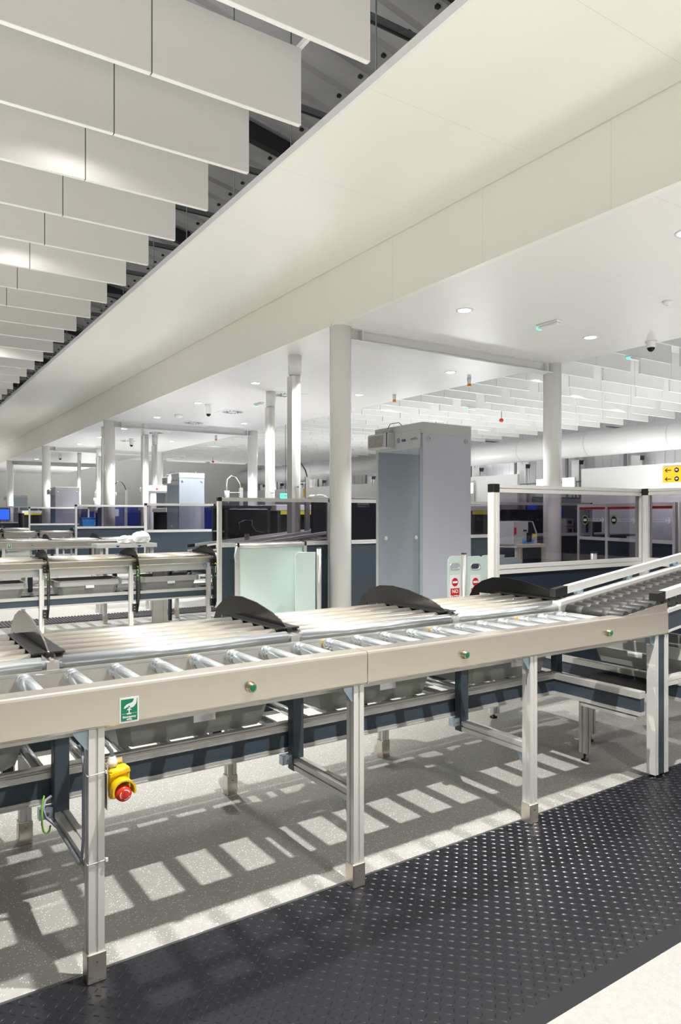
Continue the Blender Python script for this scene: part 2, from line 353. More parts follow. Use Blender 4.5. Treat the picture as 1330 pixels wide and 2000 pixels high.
# columns and cross beams
BIG = [(4.886, 7.44), (8.85, 7.44), (4.886, 17.97), (8.85, 17.97), (4.886, 25.8), (8.85, 25.8), (4.886, 33.6), (8.85, 33.6)]
CL = ['tall white round column in front of the dark scanner cabinet, nearest of all columns', 'white round column seen through the smoked screen at the right', 'thick white column standing behind the second lane, left of centre', 'slim looking white column right of the thick one, far from the lanes', 'white column left of centre, between the two far archways', 'far white column at the right end of the third cross beam', 'leftmost white column in the hall', 'far white column at the right end of the last cross beam']
for (x, y), l in zip(BIG, CL):
    t = thing('column', l, 'column', (x, y, 0))
    MB().m('column').tube([(0, 0, 0), (0, 0, 3.74)], .138, 40).build('shaft', t)
    MB().m('column').lathe((0, 0, 0), [(.17, 0), (.17, .012), (.14, .014)], 32).build('base_plate', t)
for i, y in enumerate((7.44, 17.97, 25.8, 33.6)):
    t = thing('cross_beam', ['white steel cross beam under the low ceiling, nearest, from the nearest column to the right column', 'white steel cross beam under the low ceiling, second from the front', 'white steel cross beam under the low ceiling, third from the front', 'white steel cross beam under the low ceiling, farthest'][i], 'beam', (0, y, 0))
    MB().m('white').box(4.98, 8.8, -.10, .10, 3.545, 3.56).box(4.98, 8.8, -.10, .10, 3.696, 3.709).build('flange', t)
    MB().m('white').box(4.98, 8.8, -.006, .006, 3.56, 3.696).build('web', t)
    for x in (5.16, 8.64): MB().m('white').box(x, x+.012, -.098, .098, 3.56, 3.696).build('end_plate', t)
# silver service columns
SV = [(5.2, 9.15, .082, 'square-backed silver service column behind the nearest white column'), (6.32, 12.05, .078, 'silver service column left of the square-backed one'), (5.81, 18.0, .082, 'silver service column between the archway and the thick white column'), (6.57, 25.5, .075, 'thin pale service column behind the grey archway at the far left'), (6.49, 28.0, .06, 'thin white service column at far left, beside the last archway'), (6.9, 20.5, .07, 'thin pale service column seen just left of the silver one'), (5.1, 19.3, .05, 'narrow pale duct pipe close behind the thick white column')]
for (x, y, r, l) in SV:
    t = thing('service_column', l, 'service column', (x, y, 0))
    MB().m('alu_w').tube([(0, 0, 0), (0, 0, 3.45)], r, 28).box(-r*1.12, -r*.2, -r*.9, r*.9, 0, 3.4).build('shaft', t)
    MB().m('white').tube([(0, 0, 3.42), (0, 0, 3.72)], [r*1.18, r*1.25], 28).build('ceiling_collar', t)
    MB().m('label').box(-.03, .03, -r-.004, -r, 1.78, 1.82).build('label', t)

# ------------------------------------------------------------------ lane table (roller conveyor)
FINP = [(.44,.872),(.47,.89),(.53,.917),(.60,.938),(.74,.965),(.88,.977),(.99,.970),(1.08,.942),(1.15,.90),(1.20,.82),(1.235,.72),(1.247,.62),(1.243,.5),(1.215,.38),(1.17,.285),(1.13,.25),(1.108,.262),(1.108,.868)]
def lane(tag_, label, loc, rz_, flip, legx, finx, fs_x, x0, joint, xend, rollers, buttons, full, cat='conveyor table', nums=None, fmat='fin'):
    t = thing('roller_conveyor', label, cat, loc, rz_)
    B = lambda mb, name, parent=t, **k: mb.build(name, parent, flip, **k)
    ns = 14 if full else 8
    # stainless front panel
    c = .009
    outer = [(0, .737+c), (0, .857-c), (.0026, .857-.0026), (c, .857), (.075, .857), (.075, .842), (.071, .842), (.071, .853), (c, .853), (.004, .851), (.004, .741), (.03, .741), (.03, .737), (c, .737)]
    for a, b in ((x0, joint-.0015), (joint+.0015, xend)):
        B(MB().m('steel').ext(outer, a, b, 'x', False), 'front_panel')
    if full: B(MB().m('steel').box(xend-.004, xend, .004, .075, .741, .853), 'end_cap')
    for x in buttons:
        b = B(MB().m('chrome').lathe((x, -.001, .793), [(.0175, 0), (.0175, -.004), (.0145, -.012), (.0145, -.017), (.0115, -.018)], 24, 'y').m('chrome').ext([(x+.017*math.cos(k*PI/3), .793+.017*math.sin(k*PI/3)) for k in range(6)], -.006, 0, 'y'), 'push_button')
        MB().m('lens').lathe((x, -.017, .793), [(.0112, 0), (.0112, -.002), (.009, -.004)], 20, 'y').build('button_lens', b, flip)
    # inner rail between rollers and slats
    B(MB().m('rail').box(x0, 3.12 if full else xend-.25, .366, .371, .745, .846).box(x0, 3.12 if full else xend-.25, .371, .46, .74, .745), 'inner_rail')
    B(MB().m('alu').box(x0, xend-.2, .10, .13, .70, .737).box(x0, xend-.2, 1.0, 1.03, .70, .79), 'under_frame')
    # rollers across the near track
    if full:
        for i, x in enumerate(rollers):
            mb = MB().m('zinc').tube([(x, .04, .825), (x, .288, .825), (x, .292, .825), (x, .296, .825), (x, .302, .825), (x, .306, .825), (x, .316, .825), (x, .320, .825), (x, .326, .825), (x, .330, .825), (x, .352, .825), (x, .358, .825)],
                                         [.0245, .0245, .0235, .0205, .0205, .0245, .0245, .0205, .0205, .0245, .0245, .0215], 22)
            o = B(mb, 'roller')
            if i % 4 == 2: MB().m('yellow').cyl((x, .357, .825), (x, .364, .825), .019, 14).build('yellow_hub', o, flip)
        B(MB().m('clear').tube([(rollers[0], .31, .8475)] + [(x, .31, .8475) for x in rollers[1:]], .0022, 6), 'drive_cord')
    else:
        for x in rollers: B(MB().m('zinc').cyl((x, .04, .825), (x, .36, .825), .0245, 10), 'roller')
    # long slats and the long edge roller, between the dividers
    F = list(finx)
    segs = []
    pa = x0
    for f in F: segs.append((pa, f-.022)); pa = f+.022
    if not full or pa < xend-.3: segs.append((pa, xend-.2))
    segs = [s_ for s_ in segs if s_[1]-s_[0] > .12]
    SL = (.49, .59, .69, .79, .89) if full else (.49, .62, .75, .88, 1.0)
    if full: SL = (.487, .587, .687, .787, .890)
    for a, b in segs:
        for y in SL:
            B(MB().m('slat').ext([(y-.047, .838), (y+.047, .838), (y+.047, .842), (y+.024, .842)] + [(y+.026*math.cos(R(q)), .860+.026*math.sin(R(q))) for q in range(-30, 211, 20)] + [(y-.024, .842), (y-.047, .842)], a, b, 'x', True), 'slat')
        B(MB().m('zinc').tube([(a, .416, .857), (a+.012, .416, .857), (a+.013, .416, .857), (b-.013, .416, .857), (b-.012, .416, .857), (b, .416, .857)], [.017, .017, .0255, .0255, .017, .017], ns+8), 'edge_roller')
        if full: B(MB().m('cable').tube([(b-.02, .416, .857), (b+.016, .416, .857)], .011, 10), 'axle')
    for f in F:
        B(MB().m('rail').box(f-.02, f+.02, .398, .434, .838, .866).box(f-.006, f+.006, .40, .43, .866, .872), 'connector')
    # passenger-side rail
    B(MB().m('steel').bbox(x0, xend-.1, 1.04, 1.10, .785, .853, .005), 'rear_rail')
    # dividers
    for k, f in enumerate(F):
        h = .006
        mb = MB().m(fmat if k % 3 else ('fin_s' if full else fmat)).ext([(p[0], p[1]) for p in FINP], f-h/2, f+h/2, 'x')
        d = B(mb, 'divider')
        if full and k in (1, 2): d.data.materials[0] = M['fin_m'] if k == 1 else M['fin_s']
        MB().m('black').box(f-.052, f-.004, .452, .93, .884, .890).box(f+.004, f+.05, .452, .93, .884, .890).box(f-.012, f+.012, .444, .95, .872, .888).build('base_plate', d, flip)
        for z in (.80, .33):
            MB().m('black').box(f-.045, f-.003, 1.104, 1.150, z-.055, z+.03).m('chrome').cyl((f-.03, 1.15, z), (f-.03, 1.154, z), .006, 8).cyl((f-.03, 1.15, z-.03), (f-.03, 1.154, z-.03), .006, 8).build('bracket', d, flip)
        if nums:
            z = .705; y = 1.178; ring = MB().m('lens')
            s_ = -1 if flip else 1
            pts = [(math.cos(2*PI*j/32), math.sin(2*PI*j/32)) for j in range(32)]
            for j in range(32):
                p, q = pts[j], pts[(j+1) % 32]
                ring.add([(f-h/2-.001, y+.056*p[0], z+.082*p[1]), (f-h/2-.001, y+.056*q[0], z+.082*q[1]), (f-h/2-.001, y+.046*q[0], z+.070*q[1]), (f-h/2-.001, y+.046*p[0], z+.070*p[1])], [(0, 1, 2, 3)])
            ring.mats = ['ring']; ring.build('number_ring', d, flip)
            text(nums[k], .115, 'label', 'number', d, face_x(f-h/2-.0015, s_*y, z))
    # legs: slotted profiles with steel shoes, shelf posts, struts and gussets
    for x in legx:
        for y, zt in ((.032, .737), (1.078, .785)):
            l = B(MB().m('alu_w').prof('z', .06, zt, x, y, .045, .045, 'uv'), 'leg')
            MB().m('steel').bbox(x-.027, x+.027, y-.027, y+.027, .011 if full and y < .5 else 0, .097, .003).build('shoe', l, flip)
            if full: MB().m('slot').box(x-.003, x+.003, y-.0275, y-.0268, .07, .073).build('shoe_mark', l, flip)
            g = MB().m('zinc2').ext([(x-.026, zt-.002), (x-.066, zt-.002), (x-.062, zt-.012), (x-.03, zt-.055), (x-.026, zt-.055)], y-.018, y-.014, 'y').box(x-.027, x-.023, y-.018, y+.018, zt-.058, zt).box(x-.066, x-.023, y-.018, y+.018, zt-.004, zt)
            g.m('chrome').cyl((x-.031, y, zt-.03), (x-.027, y, zt-.03), .006, 8)
            g.build('gusset', l, flip)
        B(MB().m('alu').prof('y', .055, .46, x, .333, .045, .045, 'uv'), 'strut')
        B(MB().m('zinc2').ext([(.056, .31), (.095, .31), (.056, .255)], x-.018, x-.014, 'x').box(x-.02, x+.02, .0555, .059, .255, .31), 'strut_gusset')
        p = B(MB().m('navy').bbox(x-.025, x+.025, .432, .478, .305 if full else .33, .74, .003), 'post')
        MB().m('zinc2').box(x-.07, x-.026, .44, .47, .335, .372).m('chrome').cyl((x-.045, .44, .353), (x-.045, .436, .353), .007, 8).build('clamp', p, flip)
        B(MB().m('alu').prof('y', .06, 1.05, x, .715, .04, .04, 'uv'), 'cross_rail')
    # tray shelf: two beams of navy infill capped in aluminium, with rollers between
    xb = 3.10 if full else xend-.15
    def beam(a, b, y, name='shelf_beam'):
        o = B(MB().m('navy').box(a, b, y, y+.032, .392, .458), name)
        MB().m('alu').ext([(y-.006, .458), (y-.006, .478), (y+.004, .478), (y+.004, .483), (y+.012, .483), (y+.012, .490), (y+.04, .490), (y+.04, .458)], a, b, 'x').build('top_cap', o, flip)
        MB().m('alu').ext([(y-.006, .374), (y-.006, .392), (y+.04, .392), (y+.04, .374)], a, b, 'x').box(a, b, y-.009, y-.006, .374, .380).build('bottom_cap', o, flip)
    beam(x0, xb, .482); beam(x0, xb, 1.0)
    x = x0+.1; k = 0
    while x < xb:
        if full or k % 2 == 0: B(MB().m('zinc').cyl((x, .515, .462), (x, 1.0, .462), .019, 12 if full else 6), 'shelf_roller')
        x += .155; k += 1
    return t, B
M['zinc2'] = mat('blue_zinc_bracket', (.42, .52, .60), .3, .7, noise=.15, scale=40)
def ring_mat():
    m, N, L, P = nm('yellow_green_number_ring')
    tc = N.new('ShaderNodeTexCoord'); sx = N.new('ShaderNodeSeparateXYZ'); L.new(tc.outputs['Object'], sx.inputs[0])
    mr = N.new('ShaderNodeMapRange'); mr.inputs[1].default_value = .66; mr.inputs[2].default_value = .78; L.new(sx.outputs[2], mr.inputs[0])
    cr = N.new('ShaderNodeMixRGB'); cr.inputs[1].default_value = (.02, .45, .03, 1); cr.inputs[2].default_value = (.45, .72, .02, 1); L.new(mr.outputs[0], cr.inputs[0]); L.new(cr.outputs[0], P.inputs['Base Color'])
    return m
M['ring'] = ring_mat()
RZ = R(.9)
RX = [-.466 + .1437*i for i in range(25)]   # -0.466 ... 2.98
t1, B1 = lane('near', 'long roller conveyor table with stainless front and green buttons, nearest the camera', (0, 2.062, 0), RZ, False, [-.4, .53, 1.455, 2.39], [-.43, .495, 1.42, 2.30, 3.165], None, -.7, 1.487, 3.405, RX, [.11, 1.015, 1.965, 2.90], True)
# emergency-stop sign on the front panel
sg = B1(MB().m('label').box(.592, .649, -.0012, -.0002, .744, .817), 'safety_sign')
MB().m('green').box(.5965, .6445, -.0017, -.0012, .749, .812).build('sign_field', sg)
hand = [(.604, .787), (.6075, .7925), (.612, .7965), (.618, .7985), (.6235, .8), (.629, .8015), (.6325, .806), (.634, .8125), (.6425, .8125), (.6425, .805), (.6405, .7965), (.6345, .7895), (.631, .787), (.626, .786), (.618, .7865), (.6165, .789), (.6125, .7885), (.609, .786), (.6055, .7855)]
mb = MB().m('label').ext(hand, -.0021, -.0016, 'y')
mb.m('green').ext([(.6195+.0032*math.cos(a*PI/6), .7905+.0016*math.sin(a*PI/6)) for a in range(12)], -.0025, -.0021, 'y')
mb.m('label').ext([(.6135, .7795), (.6145, .7825), (.6175, .7848), (.6225, .7848), (.6255, .7825), (.6265, .7795), (.622, .7805), (.6215, .7715), (.6265, .7715), (.6265, .7672), (.6135, .7672), (.6135, .7715), (.6185, .7715), (.618, .7805)], -.0021, -.0016, 'y').box(.598, .643, -.0020, -.0016, .7697, .7704)
mb.build('pictogram', sg)
text('Emergency', .0088, 'label', 'sign_text', sg, face_y(.6205, -.0018, .7605), .0003, bold=.0003)
text('stop', .0088, 'label', 'sign_text', sg, face_y(.6205, -.0018, .7535), .0003, bold=.0003)
# emergency stop unit beside the first leg
es = B1(MB().m('yellow').bbox(.566, .625, .004, .05, .525, .612, .006).ext([(.566+.0, .600), (.6, .606), (.622, .612), (.625, .60), (.566, .59)], .0, .02, 'y'), 'emergency_stop')
arc = [(.5965+.034*math.cos(a), .556+.034*math.sin(a)) for a in [R(d) for d in range(-20, 201, 11)]]
arc2 = [(.5965+.029*math.cos(a), .556+.029*math.sin(a)) for a in [R(d) for d in range(200, -21, -11)]]
MB().m('yellow').ext(arc+arc2, -.035, .006, 'y', True).build('guard_hood', es)
MB().m('red').lathe((.5965, .004, .549), [(.012, 0), (.012, -.018), (.021, -.020), (.0235, -.026), (.0225, -.034), (.014, -.039)], 28, 'y').build('mushroom_button', es)
mb = MB().m('label')
for a0 in (20, 140, 260):
    for a in range(a0, a0+80, 10):
        A, b = R(a), R(a+10); c0 = (.5965, .549)
        mb.add([(c0[0]+.0148*math.cos(A), -.0395, c0[1]+.0148*math.sin(A)), (c0[0]+.0148*math.cos(b), -.0395, c0[1]+.0148*math.sin(b)), (c0[0]+.0125*math.cos(b), -.0402, c0[1]+.0125*math.sin(b)), (c0[0]+.0125*math.cos(A), -.0402, c0[1]+.0125*math.sin(A))], [(0, 1, 2, 3)])
mb.m('redsign'); disc(mb, (.5965, -.0385, .549), .005, 16, 'y', .002); mb.build('arrow_marks', es)
mb = MB().m('dark')
for q in ((.618, .598), (.618, .534)): disc(mb, (q[0], .0035, q[1]), .003, 12, 'y', .001)
mb.build('screw', es)
MB().m('beige').lathe((.579, .028, .61), [(.013, 0), (.013, .006), (.016, .006), (.016, .02), (.013, .021), (.013, .03), (.009, .034)], 6, 'z').build('cable_gland', es)
MB().m('cable').tube([(.579, .028, .642), (.578, .030, .658), (.570, .040, .672), (.560, .055, .684), (.548, .075, .70)], .0058, 10).build('cable', es)
MB().m('steel').box(.557, .5595, .0, .05, .50, .63).box(.5595, .615, .048, .05, .51, .63).build('mounting_plate', es)
# cables and ties round the first leg
B1(MB().m('cable').tube([(.497, .44, .41), (.476, .425, .405), (.468, .415, .385), (.474, .41, .355), (.494, .405, .335), (.499, .36, .335), (.499, .2, .334), (.499, .075, .332), (.497, .05, .345), (.4985, .03, .42), (.4985, .03, .60), (.494, .02, .66), (.500, .05, .70)], .0048, 8), 'cable')
B1(MB().m('gcable').tube([(.474, .43, .42), (.466, .42, .40), (.463, .41, .37), (.463, .41, .335), (.468, .41, .31), (.477, .41, .302), (.486, .41, .308), (.489, .41, .325)], .0033, 8), 'earth_cable')
for z in (.606, .353):
    B1(MB().m('label').tube([(.506, .006, z), (.504, .006, z), (.504, .058, z), (.556, .058, z+.004), (.556, .006, z+.004), (.504, .006, z)], .0018, 6).box(.553, .560, .0, .008, z, z+.009), 'cable_tie')
# wide end leg: navy infill between two profiles
e = B1(MB().m('alu_w').prof('z', .03, .737, 3.3125, .03, .025, .05, 'v').prof('z', .03, .737, 3.397, .03, .034, .05, 'uv'), 'end_leg')
MB().m('navy').box(3.325, 3.38, .008, .052, .03, .737).build('infill', e)
MB().m('black').lathe((3.32, .03, 0), [(.022, 0), (.022, .01), (.008, .014), (.008, .03)], 14).lathe((3.395, .03, 0), [(.022, 0), (.022, .01), (.008, .014), (.008, .03)], 14).build('levelling_foot', e)
MB().m('zinc2').box(3.268, 3.30, .012, .045, .70, .735).ext([(3.3, .735), (3.262, .735), (3.268, .71), (3.285, .69), (3.3, .69)], .012, .016, 'y').build('gusset', e)
# return beam turning towards the camera, and its legs
rb = B1(MB().m('navy').box(3.10, 3.132, -.04, .482, .392, .458), 'return_beam')
MB().m('alu').box(3.094, 3.14, -.04, .52, .458, .490).build('top_cap', rb); MB().m('alu').box(3.094, 3.14, -.04, .52, .374, .392).box(3.094, 3.14, -.02, .30, .352, .366).build('bottom_cap', rb)
rb = B1(MB().m('navy').box(3.52, 3.552, -.35, .95, .392, .458), 'return_beam')
MB().m('alu').box(3.514, 3.56, -.35, .95, .458, .490).build('top_cap', rb); MB().m('alu').box(3.514, 3.56, -.35, .95, .374, .392).build('bottom_cap', rb)
for x, y in ((3.27, .405), (3.58, .6)):
    l = B1(MB().m('alu').prof('z', .045, .374, x, y, .045, .045, 'uv'), 'short_leg')
    MB().m('black').lathe((x, y, 0), [(.02, 0), (.02, .008), (.007, .012), (.007, .05)], 14).build('levelling_foot', l)
    MB().m('zinc2').box(x-.07, x-.03, y-.02, y-.016, .33, .374).box(x+.023, x+.027, y-.02, y+.02, .33, .374).ext([(x+.025, .33), (x+.06, .374), (x+.025, .374)], y-.022, y-.018, 'y').build('gusset', l)
B1(MB().m('alu').box(3.10, 3.56, .39, .42, .374, .392), 'return_tie')
B1(MB().m('alu_w').prof('x', 3.42, 4.6, .03, .49, .04, .045, 'uv'), 'side_rail')
B1(MB().m('navy').box(3.6, 4.6, .45, .48, .30, .42), 'side_rail')
post = B1(MB().m('navy').bbox(3.155, 3.20, .50, .545, .39, .74, .003), 'post')
B1(MB().m('black').box(3.14, 3.514, .08, .48, .43, .44), 'dark_gap_fill')  # black sheet added to stand for the dark gap between return beams

# inclined powered conveyor feeding the near table
inc = thing('incline_conveyor', 'inclined conveyor of black rollers with aluminium guide rails, rising to the right edge', 'conveyor', (0, 2.062, 0), RZ)
SLP = .125
for i in range(28):
    x = 3.062 + i*.0688; z = .852 + SLP*(x-3.06)
    r_ = MB().m('rubber').cyl((x, .014, z), (x, .352, z), .0275, 18).build('belt_roller', inc)
    for y0 in (.285, .13): MB().m('band').cyl((x, y0, z), (x, y0-.035, z), .0278, 18).build('worn_band', r_)
def sl(x, z): return z + SLP*(x-3.04)
def slab(mb, xa, xb, y0, y1, z0, z1):
    return mb.ext([(xa, sl(xa, z0)), (xb, sl(xb, z0)), (xb, sl(xb, z1)), (xa, sl(xa, z1))], y0, y1, 'y')
MB().m('steel').ext([(3.03, .842), (3.40, .842), (3.40, .90), (3.03, .858)], .003, .012, 'y').build('side_lip', inc)
slab(MB().m('alu'), 3.03, 4.99, .375, .40, .76, .872).build('side_frame', inc)
slab(MB().m('alu_w'), 3.03, 4.99, .375, .43, .868, .892).build('side_frame', inc)
g = slab(MB().m('alu_w'), 3.125, 4.99, .41, .445, .915, .956).build('guide_rail', inc)
slab(MB().m('black'), 3.03, 3.127, .409, .447, .913, .957).build('end_cap', g)
for x in (3.22, 3.67, 4.15): slab(MB().m('zinc2'), x, x+.03, .40, .44, .875, .918).build('clip', g)
g = slab(MB().m('alu_w'), 3.395, 4.99, .012, .055, .872, .912).build('guide_rail', inc)
slab(MB().m('black'), 3.325, 3.397, .010, .057, .868, .914).build('end_cap', g)
for x in (3.5, 3.9): slab(MB().m('zinc2'), x, x+.03, .02, .05, .85, .874).build('clip', g)
o = slab(MB().m('navy'), 3.407, 4.99, .004, .03, .712, .800).build('side_frame', inc)
slab(MB().m('alu_w'), 3.407, 4.99, .0, .04, .800, .818).build('top_cap', o); slab(MB().m('alu_w'), 3.407, 4.99, .0, .04, .700, .712).build('bottom_cap', o)
for y in (.03, .39):
    l = MB().m('alu_w').prof('z', .02, .93, 4.9, y, .045, .045, 'uv').build('leg', inc)

# trays
def tray_proto(name, label, group):
    t = thing(name, label, 'tray', group=group)
    L_, W_ = .36, .225; l_, w_ = .30, .165; H = .155
    def rr(a, b, c, z): return [(a-c, -b, z), (a, -b+c, z), (a, b-c, z), (a-c, b, z), (-a+c, b, z), (-a, b-c, z), (-a, -b+c, z), (-a+c, -b, z)]
    r0 = rr(l_, w_, .04, 0); r1 = rr(L_-.02, W_-.02, .045, H); r2 = rr(L_-.024, W_-.024, .045, H); r3 = rr(l_-.004, w_-.004, .04, .006)
    vs = r0+r1+r2+r3; fs = [tuple(range(8)), tuple(range(24, 32))]
    for k in range(3):
        for i in range(8): j = (i+1) % 8; fs.append((k*8+i, k*8+8+i, k*8+8+j, k*8+j))
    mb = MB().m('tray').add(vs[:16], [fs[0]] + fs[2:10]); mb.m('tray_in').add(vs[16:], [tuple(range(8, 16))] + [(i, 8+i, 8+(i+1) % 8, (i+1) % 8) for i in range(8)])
    mb.build('tub', t)
    o1, o2, i1 = rr(L_, W_, .05, H), rr(L_+.003, W_+.003, .05, H-.058), rr(L_-.024, W_-.024, .045, H+.002)
    vs = o1+o2+i1+rr(L_-.006, W_-.006, .05, H+.004)+rr(L_-.006, W_-.006, .05, H-.058)
    fs = []
    for i in range(8):
        j = (i+1) % 8; fs += [(i, j, 8+j, 8+i), (24+i, 24+j, j, i), (16+i, 16+j, 24+j, 24+i), (8+i, 8+j, 32+j, 32+i)]
    MB().m('tray').add(vs, fs).build('rim', t)
    mb = MB().m('tray')
    for s_ in (-1, 1): mb.bbox(s_*L_-.012, s_*L_+.012, -.07, .07, H-.05, H+.002, .004)
    mb.build('grip', t)
    for s_ in (-1, 1): MB().m('label').box(-.045, .045, s_*(W_+.005), s_*(W_+.001), H-.085, H-.056).build('label_plate', t)
    return t
tp = tray_proto('tray', 'x', 'grey trays under the conveyor tables')
def place(i, x, y, z, rz_, label):
    o = tp if i == 0 else copy_tree(tp)
    o.location = (x, y, z); o.rotation_euler = (0, 0, rz_); o['label'] = label
def T1(x, y): return (x*math.cos(RZ) - y*math.sin(RZ), 2.062 + x*math.sin(RZ) + y*math.cos(RZ))
for i, (x, l) in enumerate(((.115, 'grey plastic tray under the near table at its left end, left of the yellow stop'), (1.075, 'grey plastic tray under the near table, just right of the yellow stop button'), (1.975, 'grey plastic tray under the middle of the near table, behind the second leg'), (2.84, 'grey plastic tray under the near table, behind the third leg'))):
    p = T1(x, .735); place(i, p[0], p[1], .481, RZ, l)
p = T1(3.80, .30); place(4, p[0], p[1], .481, RZ + PI/2, 'grey plastic tray turned lengthways, at the right beside the wide end leg')

# floor mats
mx = MB().m('mat')
mx.ext([(-.815, 0), (-.765, .011), (.06, .011), (.088, 0)], -.9, 4.3, 'x')
a = .026; L2 = .0125; w2 = .0032; hh = .0026; z = .011
for i in range(int(5.1/a)):
    for j in range(int(.84/a)):
        x = -.86 + i*a; y = -.755 + j*a; th = PI/4 if (i+j) % 2 else -PI/4
        c, s_ = math.cos(th), math.sin(th)
        def q(u, v, h): return (x+u*c-v*s_, y+u*s_+v*c, z+h)
        mx.add([q(-L2, 0, 0), q(-L2*.5, -w2*.8, 0), q(0, -w2, 0), q(L2*.5, -w2*.8, 0), q(L2, 0, 0), q(L2*.5, w2*.8, 0), q(0, w2, 0), q(-L2*.5, w2*.8, 0), q(-L2*.5, 0, hh*.8), q(0, 0, hh), q(L2*.5, 0, hh*.8)],
               [(0, 1, 8), (1, 2, 9, 8), (2, 3, 10, 9), (3, 4, 10), (4, 5, 10), (5, 6, 9, 10), (6, 7, 8, 9), (7, 0, 8)], False)
o = mx.build('floor_mat'); tag(o, 'black diamond-plate anti-fatigue mat along the front of the near table', 'mat'); o.location = (0, 2.062, 0); o.rotation_euler = (0, 0, RZ)
# ------------------------------------------------------------------ further lanes
def rollers(a, b, st=.1437): return [a+st*i for i in range(int((b-a)/st))]
t2, B2 = lane('second', 'second roller conveyor table, its numbered dividers 1, 2 and 3 facing the camera', (0, 8.97, 0), R(.5), True, [.53, 1.44, 2.38, 3.31], [.56, 1.49, 2.43, 3.36], None, .1, 1.9, 3.75, rollers(.2, 3.6), [], False, nums=['4', '3', '2', '1'])
l = B2(MB().m('alu').box(2.80, 2.86, .55, .60, .03, .74).box(2.86, 2.93, .56, .59, .03, .74).box(2.93, 2.98, .55, .60, .03, .74), 'wide_leg')
B2(MB().m('navy_d').ext([(.2, .62), (.9, .62), (1.0, .70), (.2, .78)], 3.42, 3.46, 'x').box(2.2, 3.9, .55, .58, .66, .74).box(3.02, 3.05, .5, .56, .05, .7), 'under_panel')
B2(MB().m('alu').box(3.40, 4.2, .6, .63, .55, .575).box(3.40, 4.2, .6, .63, .68, .70), 'end_rail')
t3, B3 = lane('third', 'third conveyor table, stainless front facing the camera, with green buttons and a small green sign', (1.42, 14.15, 0), R(.3), False, [.53, 1.46, 2.39, 3.30], [.49, 1.41, 2.36, 3.25], None, -.6, 1.487, 3.62, rollers(-.5, 3.5), [.1, 1.015, 2.03, 3.0], False)
sg = MB().m('label').box(.59, .66, -.002, 0, .744, .817).m('green').box(.597, .653, -.004, -.002, .75, .811).m('label').box(.612, .64, -.005, -.004, .79, .80).box(.621, .63, -.005, -.004, .765, .79).build('safety_sign', t3)
t4, B4 = lane('fourth', 'fourth conveyor table, far off at the left, slats and dividers facing the camera', (1.5, 22.9, 0), 0, True, [1.46, 2.40, 3.33], [1.49, 2.43, 3.4], None, .6, 1.9, 3.6, rollers(.7, 3.4, .3), [], False)
t5, B5 = lane('fifth', 'fifth conveyor table, a stainless front panel with one green button at far left', (1.5, 27.4, 0), 0, False, [1.46, 2.39], [1.0, 2.36], None, .4, .9, 3.38, rollers(.6, 3.2, .3), [2.7], False)
t6, B6 = lane('sixth', 'farthest conveyor table at the left edge of the photo', (1.4, 33.9, 0), 0, True, [1.46, 2.39, 3.3], [1.0, 2.36, 3.4], None, .6, .9, 3.5, rollers(.8, 3.2, .3), [], False)
for (i, x, y, l) in ((5, .98, 8.23, 'grey plastic tray on the second table, cut by the left edge of the photo'), (6, 1.965, 8.23, 'grey plastic tray on the second table between dividers 3 and 2'), (7, 2.89, 8.24, 'grey plastic tray on the second table between dividers 2 and 1')):
    place(i, x, y, .481, R(.5), l)
# ribbed mat behind the second table
mb = MB().m('mat2').box(.3, 4.1, 9.27, 9.78, 0, .008)
for i in range(95): x = .32+i*.04; mb.box(x, x+.02, 9.27, 9.78, .008, .016)
tag(mb.build('ribbed_mat'), 'dark ribbed rubber mat on the floor behind the second conveyor table', 'mat')
tag(MB().m('mat2').ext([(13.15, 0), (13.2, .011), (13.9, .011), (13.95, 0)], 1.2, 4.6, 'x').build('ribbed_mat'), 'dark rubber mat on the floor in front of the third conveyor table', 'mat')

# inclines of the farther lanes
def incline(label, x, y0, y1, z, x1, slope=.12):
    t = thing('incline_conveyor', label, 'conveyor', (x, y0, 0)); Lx = x1-x; w = y1-y0
    def q(mb, a, b, u0, u1, za, zb): return mb.ext([(a, z+slope*a+za), (b, z+slope*b+za), (b, z+slope*b+zb), (a, z+slope*a+zb)], u0, u1, 'y')
    for u in (0, w-.03):
        s_ = q(MB().m('navy'), 0, Lx, u, u+.03, -.14, -.03).build('side_frame', t)
        q(MB().m('alu_w'), 0, Lx, u-.005, u+.04, -.03, -.01).build('top_cap', s_); q(MB().m('alu_w'), 0, Lx, u-.005, u+.035, -.155, -.14).build('bottom_cap', s_)
        g = q(MB().m('alu_w'), .1, Lx, u, u+.04, .03, .07).build('guide_rail', t); q(MB().m('black'), 0, .1, u-.002, u+.042, .028, .072).build('end_cap', g)
    for i in range(int(Lx/.12)):
        xx = .08+i*.12; MB().m('rubber').cyl((xx, .04, z+slope*xx-.03), (xx, w-.04, z+slope*xx-.03), .03, 8).build('belt_roller', t)
    for xx in (.3, Lx-.2):
        for u in (.01, w-.03): MB().m('alu').box(xx-.02, xx+.02, u, u+.04, 0, z+slope*xx-.15).build('leg', t)
    return t
incline('inclined conveyor behind the smoked screen and the folded banner gate, feeding the second table', 3.75, 8.45, 8.97, .86, 5.35)
incline('inclined conveyor with white guide rails rising to the right, behind the second divider row', 3.9, 9.6, 10.1, .84, 6.2, .10)
incline('inclined conveyor right of the third table, passing in front of the grey archway', 5.2, 14.12, 14.6, .86, 8.2, .07)
incline('inclined conveyor far left, right of the fifth table', 5.0, 27.4, 28.0, .86, 8.0, .07)
incline('inclined conveyor in front of the blue cabinet at far left', 4.6, 19.1, 19.6, .84, 6.6, .07)

